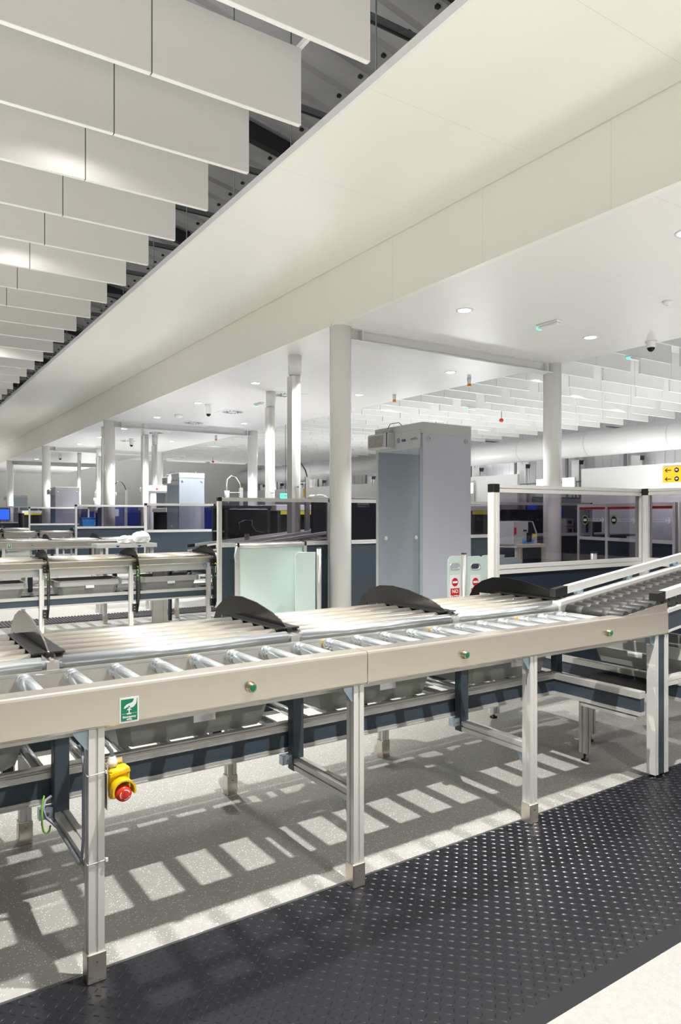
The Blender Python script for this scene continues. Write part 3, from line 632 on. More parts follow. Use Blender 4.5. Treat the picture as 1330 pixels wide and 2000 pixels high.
# ------------------------------------------------------------------ framed screens
def screen(label, p0, p1, zt=1.556, zm=1.0, z0=.1, panes=1, lower='navy', ext_post=True, profile=.045, glassm='glass', caps=True, midw=.05):
    dx, dy = p1[0]-p0[0], p1[1]-p0[1]; Lx = math.hypot(dx, dy)
    t = thing('framed_screen', label, 'screen', (p0[0], p0[1], 0), math.atan2(dy, dx)); w = profile; h = w/2
    for k in range(panes+1):
        x = Lx*k/panes
        p = MB().m('alu_w').prof('z', .03, zt-(w if k in (0, panes) and caps else 0), x, 0, w, w, 'uv').build('post', t)
        if k in (0, panes) and caps: MB().m('black').bbox(x-h-.002, x+h+.002, -h-.002, h+.002, zt-w, zt+.002, .004).build('corner_cap', p)
        MB().m('black').lathe((x, 0, 0), [(.025, 0), (.025, .01), (.008, .014), (.008, .03)], 12).build('foot', p)
    for k in range(panes):
        a, b = Lx*k/panes+h, Lx*(k+1)/panes-h
        MB().m('alu_w').prof('x', a, b, 0, zt-h, w, w, 'uv').build('top_rail', t)
        MB().m('alu_w').prof('x', a, b, 0, zm, w, midw, 'uv').build('middle_rail', t)
        MB().m('alu').box(a, b, -h, h, z0-.02, z0+.02).build('bottom_rail', t)
        MB().m(glassm).box(a, b, -.003, .003, zm+midw/2, zt-w).build('glass_pane', t)
        MB().m(lower).box(a, b, -.008, .008, z0+.02, zm-midw/2).build('infill_panel', t)
    return t
screen('framed smoked screen with navy base behind the second table, in front of the black monitor', (3.335, 7.64), (4.84, 7.64))
screen('navy based screen with smoked glass just behind the nearest white column', (4.89, 7.64), (5.65, 7.64), zt=1.556)
sb = screen('large smoked screen at the right behind the near table, running away to its corner post', (3.445, 3.385), (5.09, 3.40), zm=.985, midw=.06, lower='navy_d', profile=.055)
screen('smoked screen section at the right edge, coming forward from the corner post', (5.09, 3.34), (5.06, 1.5), zm=.985, midw=.06, lower='navy_d', profile=.05)
screen('framed screen in front of the grey archway, between the second and third tables', (4.49, 13.9), (5.95, 13.9), zt=1.585, zm=1.03)
screen('navy based framed screen in front of the thick white column and the blue cabinet', (4.0, 17.6), (5.75, 17.7), zt=1.6, zm=1.05)
screen('framed screen at far left in front of the second farthest archway', (3.98, 23.6), (5.75, 23.6), zt=1.60, zm=1.06, panes=1)
screen('farthest framed screen at the left edge, beside the leftmost column', (4.1, 31.0), (6.3, 31.0), zt=1.70, zm=1.05, panes=3)
# booths on the right
screen('navy based booth screen around the white cart, left of the column seen through glass', (7.4, 8.1), (9.55, 8.1), zt=1.56, zm=1.02, panes=1)
screen('booth screen with a blue monitor behind it, right of the column seen through glass', (9.75, 8.05), (10.45, 7.95), zt=1.56, zm=1.02, lower='navy_d')
def banded(label, p0, p1, panes, text_on):
    t = screen(label, p0, p1, zt=1.53, zm=.97, panes=panes, caps=False, lower='navy_d', glassm='clear', profile=.05)
    Lx = math.hypot(p1[0]-p0[0], p1[1]-p0[1])
    for k in range(panes):
        a, b = Lx*k/panes+.025, Lx*(k+1)/panes-.025
        f = MB().m('redsign').box(a, b, -.007, -.003, 1.44, 1.515).build('red_band', t)
        text('Security', .022, 'label', 'band_text', f, face_y(a+.1, -.0085, 1.482), .0004)
        if (b-a) > .5:
            mb = MB().m('fin'); disc(mb, (a+.14, -.004, 1.27), .062, 20, 'y', .002); d = mb.build('round_emblem', t)
            rg = MB().m('ring2')
            for j in range(28):
                A, C = 2*PI*j/28, 2*PI*(j+1)/28
                rg.add([(a+.14+.082*math.cos(A), -.0065, 1.27+.082*math.sin(A)), (a+.14+.082*math.cos(C), -.0065, 1.27+.082*math.sin(C)), (a+.14+.066*math.cos(C), -.0065, 1.27+.066*math.sin(C)), (a+.14+.066*math.cos(A), -.0065, 1.27+.066*math.sin(A))], [(0, 1, 2, 3)])
            rg.build('emblem_ring', d); MB().m('label').box(a+.10, a+.18, -.009, -.007, 1.25, 1.29).build('emblem_tray', d)
            text('Please put your trays in the\ncollection point at the end', .033, 'label', 'notice_text', t, face_y((a+.25+b-.17)/2, -.0055, 1.275), .0004)
            x = b-.09
            MB().m('label').ext([(x-.06, 1.262), (x+.005, 1.262), (x-.02, 1.235), (x+.0, 1.225), (x+.045, 1.272), (x, 1.32), (x-.02, 1.31), (x+.005, 1.283), (x-.06, 1.283)], -.006, -.004, 'y').build('arrow', t)
    return t
M['ring2'] = mat('green_emblem_ring', (.15, .50, .03), .5)
banded('red banded glass partition with arrows, receding beyond the smoked screen', (9.9, 7.75), (9.27, 5.66), 3, True)
banded('red banded glass partition with tray notices, at the right edge beyond the smoked screen', (9.25, 5.55), (12.2, 5.2), 4, True)

# ------------------------------------------------------------------ walk-through detectors
def detector(label, x, y, big=True, w=.79, d=.64, mside='detector'):
    """x,y = the near left corner; passage runs along X"""
    t = thing('walk_through_detector', label, 'metal detector', (x, y, 0))
    p = MB().m(mside).box(0, d, -.006, 0, .02, 2.16).m('detector_h').bbox(0, d, 0, .055, .02, 2.16, .012).build('side_panel', t)
    for q in (.07, d-.07): MB().m('detector_h').lathe((q, -.006, 2.105), [(.022, 0), (.022, -.012), (.016, -.018), (.016, -.02)], 20, 'y').m('black').cyl((q, -.024, 2.105), (q, -.028, 2.105), .005, 10).build('round_knob', p)
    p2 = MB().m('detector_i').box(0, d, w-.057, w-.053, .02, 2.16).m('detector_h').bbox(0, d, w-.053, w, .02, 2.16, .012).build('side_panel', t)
    for q in (.10, .52):
        mb = MB().m('label').lathe((q, w-.057, 1.10), [(.022, 0), (.020, -.004)], 24, 'y'); mb.build('white_button', p2)
    MB().m('clear').box(-.004, .012, -.004, .06, .02, 2.16).build('edge_strip', p)
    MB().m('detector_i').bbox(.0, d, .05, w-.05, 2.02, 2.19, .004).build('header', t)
    MB().m('detector_h').bbox(-.006, d+.006, -.012, w+.006, 2.16, 2.27, .006).build('top_cover', t)
    hd = MB().m('detector_h').bbox(-.012, 0, .02, w-.02, 2.02, 2.2, .003).build('fascia_strip', t)
    e_ = MB().m('detector_h').bbox(-.11, .0, .43, w+.0, 2.04, 2.20, .012).m('display_face').bbox(-.116, -.108, .50, w-.03, 2.062, 2.18, .003).m('black').box(-.114, -.10, .44, .447, 2.05, 2.2).build('display_unit', t)
    if big:
        text('esa', .052, 'inkblue', 'maker_text', hd, face_x(-.0128, .285, 2.115), .0004, bold=.0015)
        text('smiths', .042, 'inkgrey', 'maker_text', hd, face_x(-.0128, .12, 2.115), .0004)
        rg = MB().m('inkblue')
        for r0, r1 in ((.026, .020), (.012, .006)):
            for j in range(24):
                A, C = 2*PI*j/24, 2*PI*(j+1)/24; yc, zc = .37, 2.115
                rg.add([(-.0132, yc+r0*math.cos(A), zc+r0*math.sin(A)), (-.0132, yc+r0*math.cos(C), zc+r0*math.sin(C)), (-.0132, yc+r1*math.cos(C), zc+r1*math.sin(C)), (-.0132, yc+r1*math.cos(A), zc+r1*math.sin(A))], [(0, 1, 2, 3)])
        rg.build('round_emblem', hd)
        for i, pts in enumerate((((.25, .1, 2.27), (.3, .15, 2.31), (.36, .2, 2.28), (.42, .3, 2.275)), ((.4, .1, 2.27), (.46, .16, 2.315), (.52, .22, 2.29), (.55, .3, 2.275)), ((.05, .38, 2.27), (.03, .42, 2.31), (-.02, .5, 2.30), (-.05, .55, 2.2)))):
            MB().m('gcable' if i == 1 else 'black').tube(pts, .004, 6).build('loose_cable', t)
        MB().m('detector_h').bbox(-.06, .0, .47, .72, 2.20, 2.245, .004).build('display_hinge', t)
    MB().m('detector_h').box(-.01, d+.01, -.02, .08, 0, .03).box(-.01, d+.01, w-.08, w+.02, 0, .03).build('foot_plate', t)
    return t
M['inkblue'] = mat('navy_ink', (.02, .02, .16), .6); M['inkgrey'] = mat('dark_grey_ink', (.10, .10, .13), .6)
M['display_face'] = mat('glossy_patterned_display', (.52, .50, .44), .12, .5, noise=.5, scale=40)  # display face, tone mottled by noise
detector('tall lilac grey walk-through metal detector, nearest, right of the main white column', 4.51, 5.39)
detector('grey walk-through metal detector in mid distance, left of centre, with a white body scanner behind', 5.5, 14.75, True, .78, .58, 'detector_i')
detector('lilac grey walk-through metal detector at far left, between two white columns', 4.9, 24.4, False, .8, .75)
detector('farthest blue-grey walk-through metal detector, small at the left', 5.1, 35.5, False, .8, .8, 'detector_i')

# body scanner
t = thing('body_scanner', 'white body scanner cabin half hidden behind the mid-distance archway', 'body scanner', (5.95, 18.0, 0))
MB().m('white').bbox(0, .16, 0, .5, .05, 2.0, .03).build('side_pillar', t); MB().m('white').bbox(.55, .95, 0, .6, .05, 2.0, .05).build('side_pillar', t)
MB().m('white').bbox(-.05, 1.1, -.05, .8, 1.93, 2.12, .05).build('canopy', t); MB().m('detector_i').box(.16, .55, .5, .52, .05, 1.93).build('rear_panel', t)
MB().m('redsign').box(.12, .17, -.056, -.05, 2.0, 2.05).build('red_mark', t); MB().m('white').box(-.05, 1.1, 0, .8, 0, .05).build('base', t)

# ------------------------------------------------------------------ X-ray scanners
def xray(label, x, y, w=1.9, d=.9, h=1.6, body='navy_d', hood=True, sign=False):
    t = thing('xray_scanner', label, 'x-ray scanner', (x, y, 0))
    b = MB().m(body).bbox(0, w, 0, d, .30, h, .012).build('body', t)
    MB().m(body).box(.03, w-.03, .04, d, .03, .28).m('chrome').cyl((.08, .035, .22), (.08, .04, .22), .006, 8).cyl((.08, .035, .12), (.08, .04, .12), .006, 8).build('base', t)
    if sign:
        p = MB().m('inkgrey').bbox(.235, .475, -.008, 0, 1.46, 1.565, .003).build('name_plate', t)
        text('smiths', .075, 'label', 'maker_text', p, face_y(.355, -.0095, 1.525), .0004, bold=.0008); text('smiths detection', .02, 'label', 'maker_text', p, face_y(.33, -.0095, 1.478), .0003)
        MB().m('signy').box(.375, .47, -.004, 0, .335, .372).build('yellow_sticker', t)
    if hood:
        hd = MB().m('dark').box(-.75, -.70, -.04, .01, .75, 1.42).box(-.75, -.70, d-.01, d+.04, .75, 1.42).box(-.06, -.0, -.04, .01, .75, 1.42).build('hood_frame', t)
        MB().m('white').bbox(-.78, 0, -.05, d+.05, 1.42, 1.52, .01).build('hood_cover', t)
        MB().m('stick_y').box(-.70, -.1, -.056, -.05, 1.36, 1.42).build('warning_strip', t)
        MB().m('black').box(-.70, -.06, 0.01, d-.01, .85, 1.42).build('lead_curtain', t)
        MB().m('navy').box(-.75, 0, -.03, 0, .45, .82).m('alu_w').box(-.75, 0, -.035, 0, .82, .85).build('conveyor_side', t)
        MB().m('alu').box(-.73, -.68, .02, .06, 0, .45).box(-.73, -.68, d-.06, d-.02, 0, .45).build('leg', t)
    return t
xray('navy x-ray scanner cabinet with white name plate, between main column and archway', 5.62, 8.5, 2.0, .9, 1.60, 'navy_d', False, True)
xh = xray('x-ray tunnel with black curtain and orange lamp behind the smoked screen', 6.2, 10.2, 1.9, .9, 1.45, 'navy_d', True)
MB().m('orange_l').lathe((-.42, -.02, 1.15), [(.02, 0), (.02, -.02)], 16, 'y').build('orange_lamp', xh)
xray('x-ray scanner with deep blue body behind the mid-distance archway', 6.55, 16.4, 1.9, .9, 1.55, 'blue')
xray('x-ray scanner with yellow warning strip, left of the thick white column', 6.3, 21.0, 1.9, .9, 1.5, 'navy_d')
xray('far x-ray scanner with blue body near the left edge', 5.4, 29.0, 1.9, .9, 1.5, 'blue')
xray('x-ray scanner hood with yellow strip at the right of the nearest archway', 9.25, 8.95, 1.2, .8, 1.45, 'navy_d')
t = thing('blue_cabinet', 'deep blue equipment cabinet with a white paper notice, right of the thick column', 'cabinet', (5.27, 19.9, 0))
MB().m('blue').bbox(0, .95, 0, .7, .02, 1.56, .01).build('body', t); MB().m('label').box(.24, .40, -.004, 0, 1.32, 1.52).build('paper_notice', t); MB().m('chrome').box(.82, .85, -.02, 0, .8, .95).build('handle', t)
t = thing('blue_bin', 'sky blue plastic bin on the far conveyor left of the thick column', 'bin', (5.15, 21.3, 1.0))
MB().m('skyblue').ext([(-.16, 0), (.16, 0), (.19, .26), (-.19, .26)], -.2, .2, 'y').build('tub', t); MB().m('skyblue').box(-.2, .2, -.22, .22, .26, .28).build('rim', t)
MB().m('alu').box(-.22, .22, -.25, .25, -.02, 0).box(-.2, -.17, -.2, -.17, -1, -.02).box(.17, .2, .17, .2, -1, -.02).box(-.2, -.17, .17, .2, -1, -.02).box(.17, .2, -.2, -.17, -1, -.02).build('stand', t)
# gantry of the scanner lane behind the smoked screen
t = thing('operator_frame', 'dark framed operator stand with shelf and cables behind the smoked screen', 'workstation', (4.6, 10.3, 0))
for x in (0, .75):
    for y in (0, .5): MB().m('dark').box(x, x+.04, y, y+.04, 0, 1.5).build('post', t)
MB().m('dark').box(-.02, .8, -.02, .55, 1.46, 1.5).build('top', t); MB().m('alu').box(0, .78, 0, .5, 1.08, 1.10).build('shelf', t); MB().m('black').box(.02, .77, .52, .54, .7, 1.46).build('rear_panel', t)
MB().m('cable').tube([(.05, -.02, 1.3), (.15, -.04, 1.38), (.3, -.03, 1.36), (.4, -.02, 1.2), (.5, 0, 1.1)], .008, 6).build('cable', t)
t = thing('monitor', 'black monitor seen from behind through the smoked screen', 'monitor', (4.46, 9.2, 0))
MB().m('black').bbox(-.31, .31, -.02, .02, 1.08, 1.44, .01).build('housing', t)
MB().m('alu').box(-.03, .03, .02, .06, .0, 1.35).build('stand_post', t); MB().m('dark').box(-.25, .25, -.15, .25, 0, .02).build('stand_base', t)
MB().m('cable').tube([(-.14, -.025, 1.15), (-.16, -.04, 1.24), (-.08, -.04, 1.28), (.03, -.04, 1.27)], .006, 6).tube([(.05, -.03, 1.28), (.04, -.04, 1.2), (.1, -.05, 1.12), (.22, -.05, 1.10)], .005, 6).build('cable', t)
t = thing('blue_monitor', 'blue lit monitor screen at the left edge, far away', 'monitor', (3.9, 29.2, 0))
MB().m('black').box(-.3, .35, 0, .05, 1.15, 1.6).m('screen_b').box(-.27, .32, -.004, 0, 1.18, 1.57).build('display', t); MB().m('dark').box(-.02, .02, .05, .09, 0, 1.4).box(-.2, .2, -.05, .2, 0, .02).build('stand', t)

# camera / lamp stands with swan necks
def swan(label, x, y, h, side=-1, cab='black'):
    t = thing('swan_neck_stand', label, 'camera stand', (x, y, 0))
    MB().m('alu').prof('z', .02, h, 0, 0, .07, .05, 'uv').build('post', t); MB().m('dark').box(-.2, .2, -.2, .2, 0, .02).build('base', t)
    MB().m(cab).tube([(0, 0, h), (side*.03, 0, h+.10), (side*.10, 0, h+.2), (side*.2, 0, h+.23), (side*.28, 0, h+.16), (side*.30, 0, h+.04), (side*.29, 0, h-.06)], .011, 8).build('swan_neck', t)
    MB().m('detector_h').tube([(side*.29, 0, h-.06), (side*.29, 0, h-.30)], [.05, .042], 14).box(min(0, side*.29), max(0, side*.29), -.01, .01, h-.1, h-.085).build('camera_head', t)
swan('aluminium stand with a swan neck cable camera above the screen, left of the main column', 5.5, 9.3, 1.93, -1)
swan('slim stand with swan neck camera between the thick column and the silver service column', 5.6, 19.0, 2.02, -1)
swan('slim stand with a pale yellow cable loop, above the smoked screen', 5.95, 12.6, 1.88, -1, 'beige')
swan('small camera stand left of the thick white column, far off', 6.1, 23.0, 1.95, -1, 'alu')

# ------------------------------------------------------------------ barriers and gates
t = thing('banner_gate', 'retractable banner gate with pale mint panel and aluminium posts, before the smoked screen', 'barrier gate', (3.36, 7.25, 0))
MB().m('mint').box(.05, .86, -.004, .004, .08, .99).build('banner', t); MB().m('alu').cyl((.04, 0, 1.0), (.86, 0, 1.0), .028, 20).build('roller_tube', t)
for x in (.02, .89):
    p = MB().m('alu').bbox(x-.022, x+.022, -.025, .025, 0, 1.03, .006).build('post', t); MB().m('black').box(x-.012, x+.012, -.03, .03, .99, 1.04).build('latch', p); MB().m('dark').box(x-.06, x+.06, -.1, .12, 0, .012).build('foot', p)
MB().m('detector_h').tube([(0, -.04, 1.0), (-.03, -.05, .9), (-.02, -.05, .82)], .012, 8).build('handle_loop', t)
def pad(label, x, y, w, h, holes, side, rz_=0):
    t = thing('glass_paddle_gate', label, 'barrier gate', (x, y, 0), rz_)
    r = .05; pts = []
    def arc_(cx, cz, a0, a1, rr=r): return [(cx+rr*math.cos(R(a0+(a1-a0)*k/8)), cz+rr*math.sin(R(a0+(a1-a0)*k/8))) for k in range(9)]
    if side == 'both': o_ = [(0, .035), (w, .035)] + arc_(w-r, h-r, 0, 90) + arc_(r, h-r, 90, 180)
    elif side == 'l': o_ = [(0, .035), (w, .035), (w, h)] + arc_(r, h-r, 90, 180)
    else: o_ = [(0, .035), (w, .035)] + arc_(w-r, h-r, 0, 90) + [(0, h)]
    if holes:
        # bridge slot: outline with a keyhole cut so the grip opening is real
        hz, hr, hx0, hx1 = h-.085, .026, w*.5-.028, w*.5+.028
        ho = [(hx0+hr*math.cos(R(90+22.5*k)), hz+hr*math.sin(R(90+22.5*k))) for k in range(9)] + [(hx1+hr*math.cos(R(-90+22.5*k)), hz+hr*math.sin(R(-90+22.5*k))) for k in range(9)]
        import bmesh
        bm = bmesh.new(); vo = [bm.verts.new((p[0], -.005, p[1])) for p in o_]; vh = [bm.verts.new((p[0], -.005, p[1])) for p in ho]
        es_ = [bm.edges.new((vo[i], vo[(i+1) % len(vo)])) for i in range(len(vo))] + [bm.edges.new((vh[i], vh[(i+1) % len(vh)])) for i in range(len(vh))]
        r_ = bmesh.ops.triangle_fill(bm, use_beauty=True, edges=es_); fc = [g for g in bm.faces]
        ex = bmesh.ops.extrude_face_region(bm, geom=fc); bmesh.ops.translate(bm, verts=[g for g in ex['geom'] if isinstance(g, bmesh.types.BMVert)], vec=(0, .01, 0)); bmesh.ops.recalc_face_normals(bm, faces=bm.faces)
        me = bpy.data.meshes.new('panel'); bm.to_mesh(me); bm.free(); me.materials.append(M['mint']); o = bpy.data.objects.new('panel', me); COL.objects.link(o); o.parent = t
        ring = [(p[0], -.006, p[1]) for p in ho]; MB().m('alu').tube(ring+[ring[0]], .005, 6, False).build('grip_ring', o)
        s_ = MB().m('label').box(w*.5-.058, w*.5+.058, -.0065, -.005, h-.42, h-.16).build('sign_sheet', t)
        mb = MB().m('redsign'); disc(mb, (w*.5, -.0065, h-.22), .036, 28, 'y', .001); mb.box(w*.5-.05, w*.5+.05, -.0075, -.0065, h-.375, h-.272); mb.build('sign_red', s_)
        MB().m('label').box(w*.5-.028, w*.5+.028, -.009, -.0075, h-.229, h-.211).build('sign_bar', s_)
        text('NO', .044, 'label', 'sign_text', s_, face_y(w*.5, -.0082, h-.299), .0004, bold=.001)
        text('ENTRY', .036, 'label', 'sign_text', s_, face_y(w*.5, -.0082, h-.345), .0004, bold=.0008)
    else: MB().m('mint').ext(o_, -.005, .005, 'y').build('panel', t)
    edge = [(p[0], 0, p[1]) for p in o_]; MB().m('alu').tube(edge, .0045, 6).build('edge_trim', t)
    return t
def gpost(label, x, y, h, r=.024):
    t = thing('gate_post', label, 'post', (x, y, 0)); MB().m('alu').cyl((0, 0, 0), (0, 0, h-.012), r, 24).build('tube', t); MB().m('dark').cyl((0, 0, h-.012), (0, 0, h), r+.001, 24).build('cap', t); MB().m('dark').lathe((0, 0, 0), [(.1, 0), (.1, .01), (.03, .02)], 24).build('foot', t)
pad('mint glass paddle with one rounded corner, left of the round post and main column', 3.975, 6.98, .26, .925, False, 'l')
gpost('round aluminium gate post left of the main white column', 4.285, 6.98, .975, .028)
pad('left NO ENTRY paddle gate with grip hole, in front of the nearest archway', 4.040, 4.5, .15, 1.0, True, 'l')
gpost('round aluminium gate post between the two NO ENTRY paddles', 4.222, 4.5, 1.025, .022)
pad('right NO ENTRY paddle gate with grip hole, half behind the black divider', 4.26, 4.5, .185, .99, True, 'r')
pad('plain mint paddle just left of the smoked screen corner post', 4.535, 4.62, .30, .985, False, 'l')
gpost('dark capped post seen through the smoked screen, left one', 4.95, 4.9, .985, .028)
pad('plain mint paddle seen low through the smoked screen', 4.99, 4.9, .38, .93, False, 'r')
gpost('dark capped post seen through the smoked screen, behind its base rail', 6.1, 4.6, .975, .032)

# ------------------------------------------------------------------ cart with trace detector
t = thing('utility_cart', 'cream metal two-tier cart behind the smoked screen', 'cart', (7.1, 6.55, 0))
for x in (-.22, .28):
    for y in (-.2, .2): MB().m('beige').box(x-.02, x+.02, y-.02, y+.02, .08, .93).build('leg', t); MB().m('black').cyl((x, y-.015, .04), (x, y+.015, .04), .04, 14).build('castor', t)
MB().m('beige').box(-.26, .32, -.23, .23, .93, .97).build('top_shelf', t); MB().m('beige').box(-.26, .32, -.23, .23, .45, .50).build('lower_shelf', t)
t = thing('trace_detector', 'grey desktop trace detector with blue stripe and slanted keypad, on the cream cart', 'trace detector', (6.97, 6.50, .97))
MB().m('detector_h').ext([(-.14, 0), (.30, 0), (.30, .15), (.22, .30), (-.14, .30)], -.14, .14, 'y').build('housing', t)
MB().m('skyblue').box(.02, .24, -.142, -.14, .01, .06).build('blue_stripe', t); MB().m('black').ext([(.13, .14), (.27, .14), (.20, .29), (.13, .29)], -.144, -.14, 'y').box(.10, .18, -.155, -.14, .03, .15).box(.04, .1, -.143, -.14, .17, .19).build('keypad', t)
MB().m('redsign').box(-.13, -.09, -.143, -.14, .13, .22).m('stick_y').box(.22, .29, -.143, -.14, .09, .13).build('stickers', t)
t = thing('sample_terminal', 'white desktop terminals stacked beside a blue screen, behind the right booth glass', 'terminal', (10.55, 8.35, 0))
MB().m('dark').box(-.3, .5, 0, .5, .96, 1.0).box(-.28, -.24, .1, .14, 0, .96).box(.44, .48, .1, .14, 0, .96).build('table', t)
MB().m('white').box(-.12, .08, .1, .4, 1.0, 1.14).m('black').box(-.07, .03, .097, .1, 1.04, 1.10).build('terminal', t); MB().m('white').box(-.12, .08, .1, .4, 1.15, 1.29).m('black').box(-.07, .03, .097, .1, 1.19, 1.25).build('terminal', t)
MB().m('screen_b').box(-.1, .2, .45, .452, 1.33, 1.5).m('black').box(-.12, .22, .452, .48, 1.0, 1.52).build('display', t)
t = thing('wall_screen', 'small blue lit screen behind the left booth glass', 'monitor', (10.15, 9.0, 0))
MB().m('screen_b').box(-.12, .12, 0, .004, 1.38, 1.55).m('black').box(-.13, .13, .004, .03, 1.37, 1.56).box(-.02, .02, .03, .06, 0, 1.5).build('display', t)
t = thing('scanner_booth', 'dark equipment racks inside the left booth behind the smoked glass', 'equipment rack', (7.7, 11.4, 0))
for i in range(4): MB().m('navy_d').box(i*.62, i*.62+.55, 0, .5, .02, 1.35+.06*(i % 2)).m('black').box(i*.62+.08, i*.62+.46, -.01, 0, .5, 1.25).build('rack', t)
t = thing('signal_post', 'post with a red topped black bar at the right of the nearest archway', 'signal post', (6.35, 6.9, 0))
MB().m('dark').box(-.04, 0, -.03, .03, 0, 1.53).m('alu').box(0, .04, -.03, .03, 0, 1.53).m('chrome').box(.04, .07, -.03, .03, 0, 1.53).build('mast', t); MB().m('redsign').box(-.04, .07, -.03, .03, 1.53, 1.56).m('stick_y').box(.03, .07, -.032, -.03, 1.5, 1.54).build('cap', t)
t = thing('dark_desk', 'row of dark desks and a computer behind the red banded partition', 'desk', (10.7, 9.6, 0))
MB().m('navy_d').box(0, 3.6, 0, .7, .88, .93).box(0, 3.6, .3, .34, .02, .88).build('desk_top', t)
for x in (.3, 1.3, 2.2): MB().m('black').box(x, x+.5, .3, .33, .97, 1.2).box(x+.22, x+.28, .33, .36, .93, 1.1).build('screen', t)
t = thing('slatted_shutter', 'grey slatted shutter panel behind the red banded glass', 'shutter', (12.0, 10.6, 0))
mb = MB().m('detector_i')
for i in range(26): mb.box(0, 1.6, 0, .02, .95+i*.03, .975+i*.03)
mb.m('dark').box(0, 1.6, .02, .04, 0, 1.75).build('slats', t)
t = thing('desk_computer', 'dark monitor on a tall arm at the right edge behind the banded glass', 'monitor', (11.2, 6.2, 0))
MB().m('black').bbox(-.1, .12, 0, .04, 1.4, 1.62, .01).build('display', t); MB().m('dark').box(.02, .06, .04, .08, 0, 1.5).box(-.15, .2, -.1, .2, 0, .02).build('arm', t)
MB().m('plastic').lathe((.0, -.1, 1.08), [(.02, .2), (.05, .12), (.07, .05), (.09, 0)][::-1], 14).build('plastic_bag', t)

# paper roll and boxes on the far end of the second table
t = thing('reading_table', 'low grey tray table with blue arrow marks beyond the second table', 'table', (3.05, 9.85, 0))
MB().m('tray').box(-.55, .28, -.05, .25, .90, .955).build('top', t); MB().m('inkblue').ext([(-.3, .93), (-.24, .93), (-.27, .905)], -.053, -.05, 'y').ext([(.0, .93), (.06, .93), (.03, .905)], -.053, -.05, 'y').build('arrow_marks', t)
for x in (-.5, .2):
    for y in (0, .2): MB().m('alu').box(x, x+.04, y-.02, y+.02, 0, .90).build('leg', t)
t = thing('paper_bag', 'crumpled white paper bag and wrapping on the grey table beyond the second table', 'paper bag', (3.05, 9.85, .955))
def crumple(mb, cx, cy, cz, rx, ry, rz2, seed):
    random.seed(seed); n = 12; vs = []
    for i in range(8):
        ph = -PI/2 + PI*i/7
        for k in range(n):
            th = 2*PI*k/n; q = 1+random.uniform(-.14, .14); vs.append((cx+rx*math.cos(ph)*math.cos(th)*q, cy+ry*math.cos(ph)*math.sin(th)*q, cz+max(-rz2*.8, rz2*math.sin(ph)*q)))
    return mb.add(vs, [(i*n+k, i*n+(k+1) % n, (i+1)*n+(k+1) % n, (i+1)*n+k) for i in range(7) for k in range(n)], False)
crumple(MB().m('label'), .08, .05, .075, .13, .09, .09, 3).build('crumpled_paper', t); crumple(MB().m('label'), -.13, .05, .05, .13, .08, .06, 5).build('crumpled_paper', t)
t = thing('plastic_wrap', 'rolled white plastic lying on top of the smoked screen rail', 'plastic wrap', (4.67, 7.64, 1.557))
crumple(MB().m('plastic'), 0, 0, .024, .15, .03, .03, 9).m('orange').box(-.15, -.11, -.02, .02, 0, .006).build('wrap', t)
# ------------------------------------------------------------------ ceiling fittings
for i, (x, y) in enumerate(DL):
    row = 'left row' if x < 7 else 'right row'
    t = thing('downlight', 'round lit recessed downlight in the glossy low ceiling, %s' % row, 'ceiling light', (x, y, 3.71), group='downlights, ' + row)
    if i == 1: t['label'] = 'large bright recessed downlight above the nearest archway, biggest in view'; del t['group']
    if i == 12: t['label'] = 'bright recessed downlight right of the green emergency light'; del t['group']
    MB().m('white').lathe((0, 0, 0), [(.10, 0), (.10, -.006), (.078, -.008), (.078, -.002)], 28).build('trim_ring', t)
    MB().m('lamp').lathe((0, 0, 0), [(.075, -.002), (.07, -.005)], 24).build('lens', t)
def emerg(label, x, y, z=3.71, rz_=PI/2):
    t = thing('emergency_light', label, 'emergency light', (x, y, z), rz_)
    MB().m('white').bbox(-.17, .17, -.05, .05, -.025, 0, .008).build('base', t); MB().m('white').bbox(-.15, .15, -.04, .04, -.055, -.025, .01).build('diffuser', t)
    MB().m('green_led').box(-.165, -.14, -.03, .03, -.056, -.03).build('green_indicator', t)
emerg('white emergency light with a green indicator on the low ceiling, nearest', 6.9, 5.85, rz_=-PI/2)
emerg('small emergency light with green dot by the swirl vents, mid-distance', 6.75, 13.4, rz_=-PI/2)
emerg('small emergency light with green dot far down the low ceiling', 6.85, 19.0, rz_=-PI/2)
for i, (x, y) in enumerate(((11.4, 7.755), (15.6, 7.755), (13.2, 13.81))): emerg('emergency light with green dot hung among the right baffles, ' + ('left one', 'right one', 'far one')[i], x, y, 4.2, 0)
def dome(label, x, y, long_=False):
    t = thing('dome_camera', label, 'security camera', (x, y, 3.71)); k = .16 if long_ else .05
    MB().m('white').lathe((0, 0, 0), [(.075, 0), (.075, -.02), (.06, -.03), (.062, -.03-k), (.05, -.04-k)], 24).build('housing', t)
    MB().m('fin').lathe((0, 0, 0), [(.052, -.03-k), (.050, -.05-k), (.038, -.075-k), (.018, -.09-k), (.004, -.093-k)], 24).build('dome', t)
dome('white dome camera with dark lens at the right edge of the low ceiling', 8.8, 5.72)
dome('long white dome camera hanging from the low ceiling, left of centre', 5.95, 14.2, True)
dome('long white dome camera partly behind the square-backed service column', 7.55, 11.6, True)
dome('small far dome camera beyond the second cross beam', 6.6, 21.8, True)
dome('far dome camera in the distant left part of the ceiling', 5.9, 28.5, True)
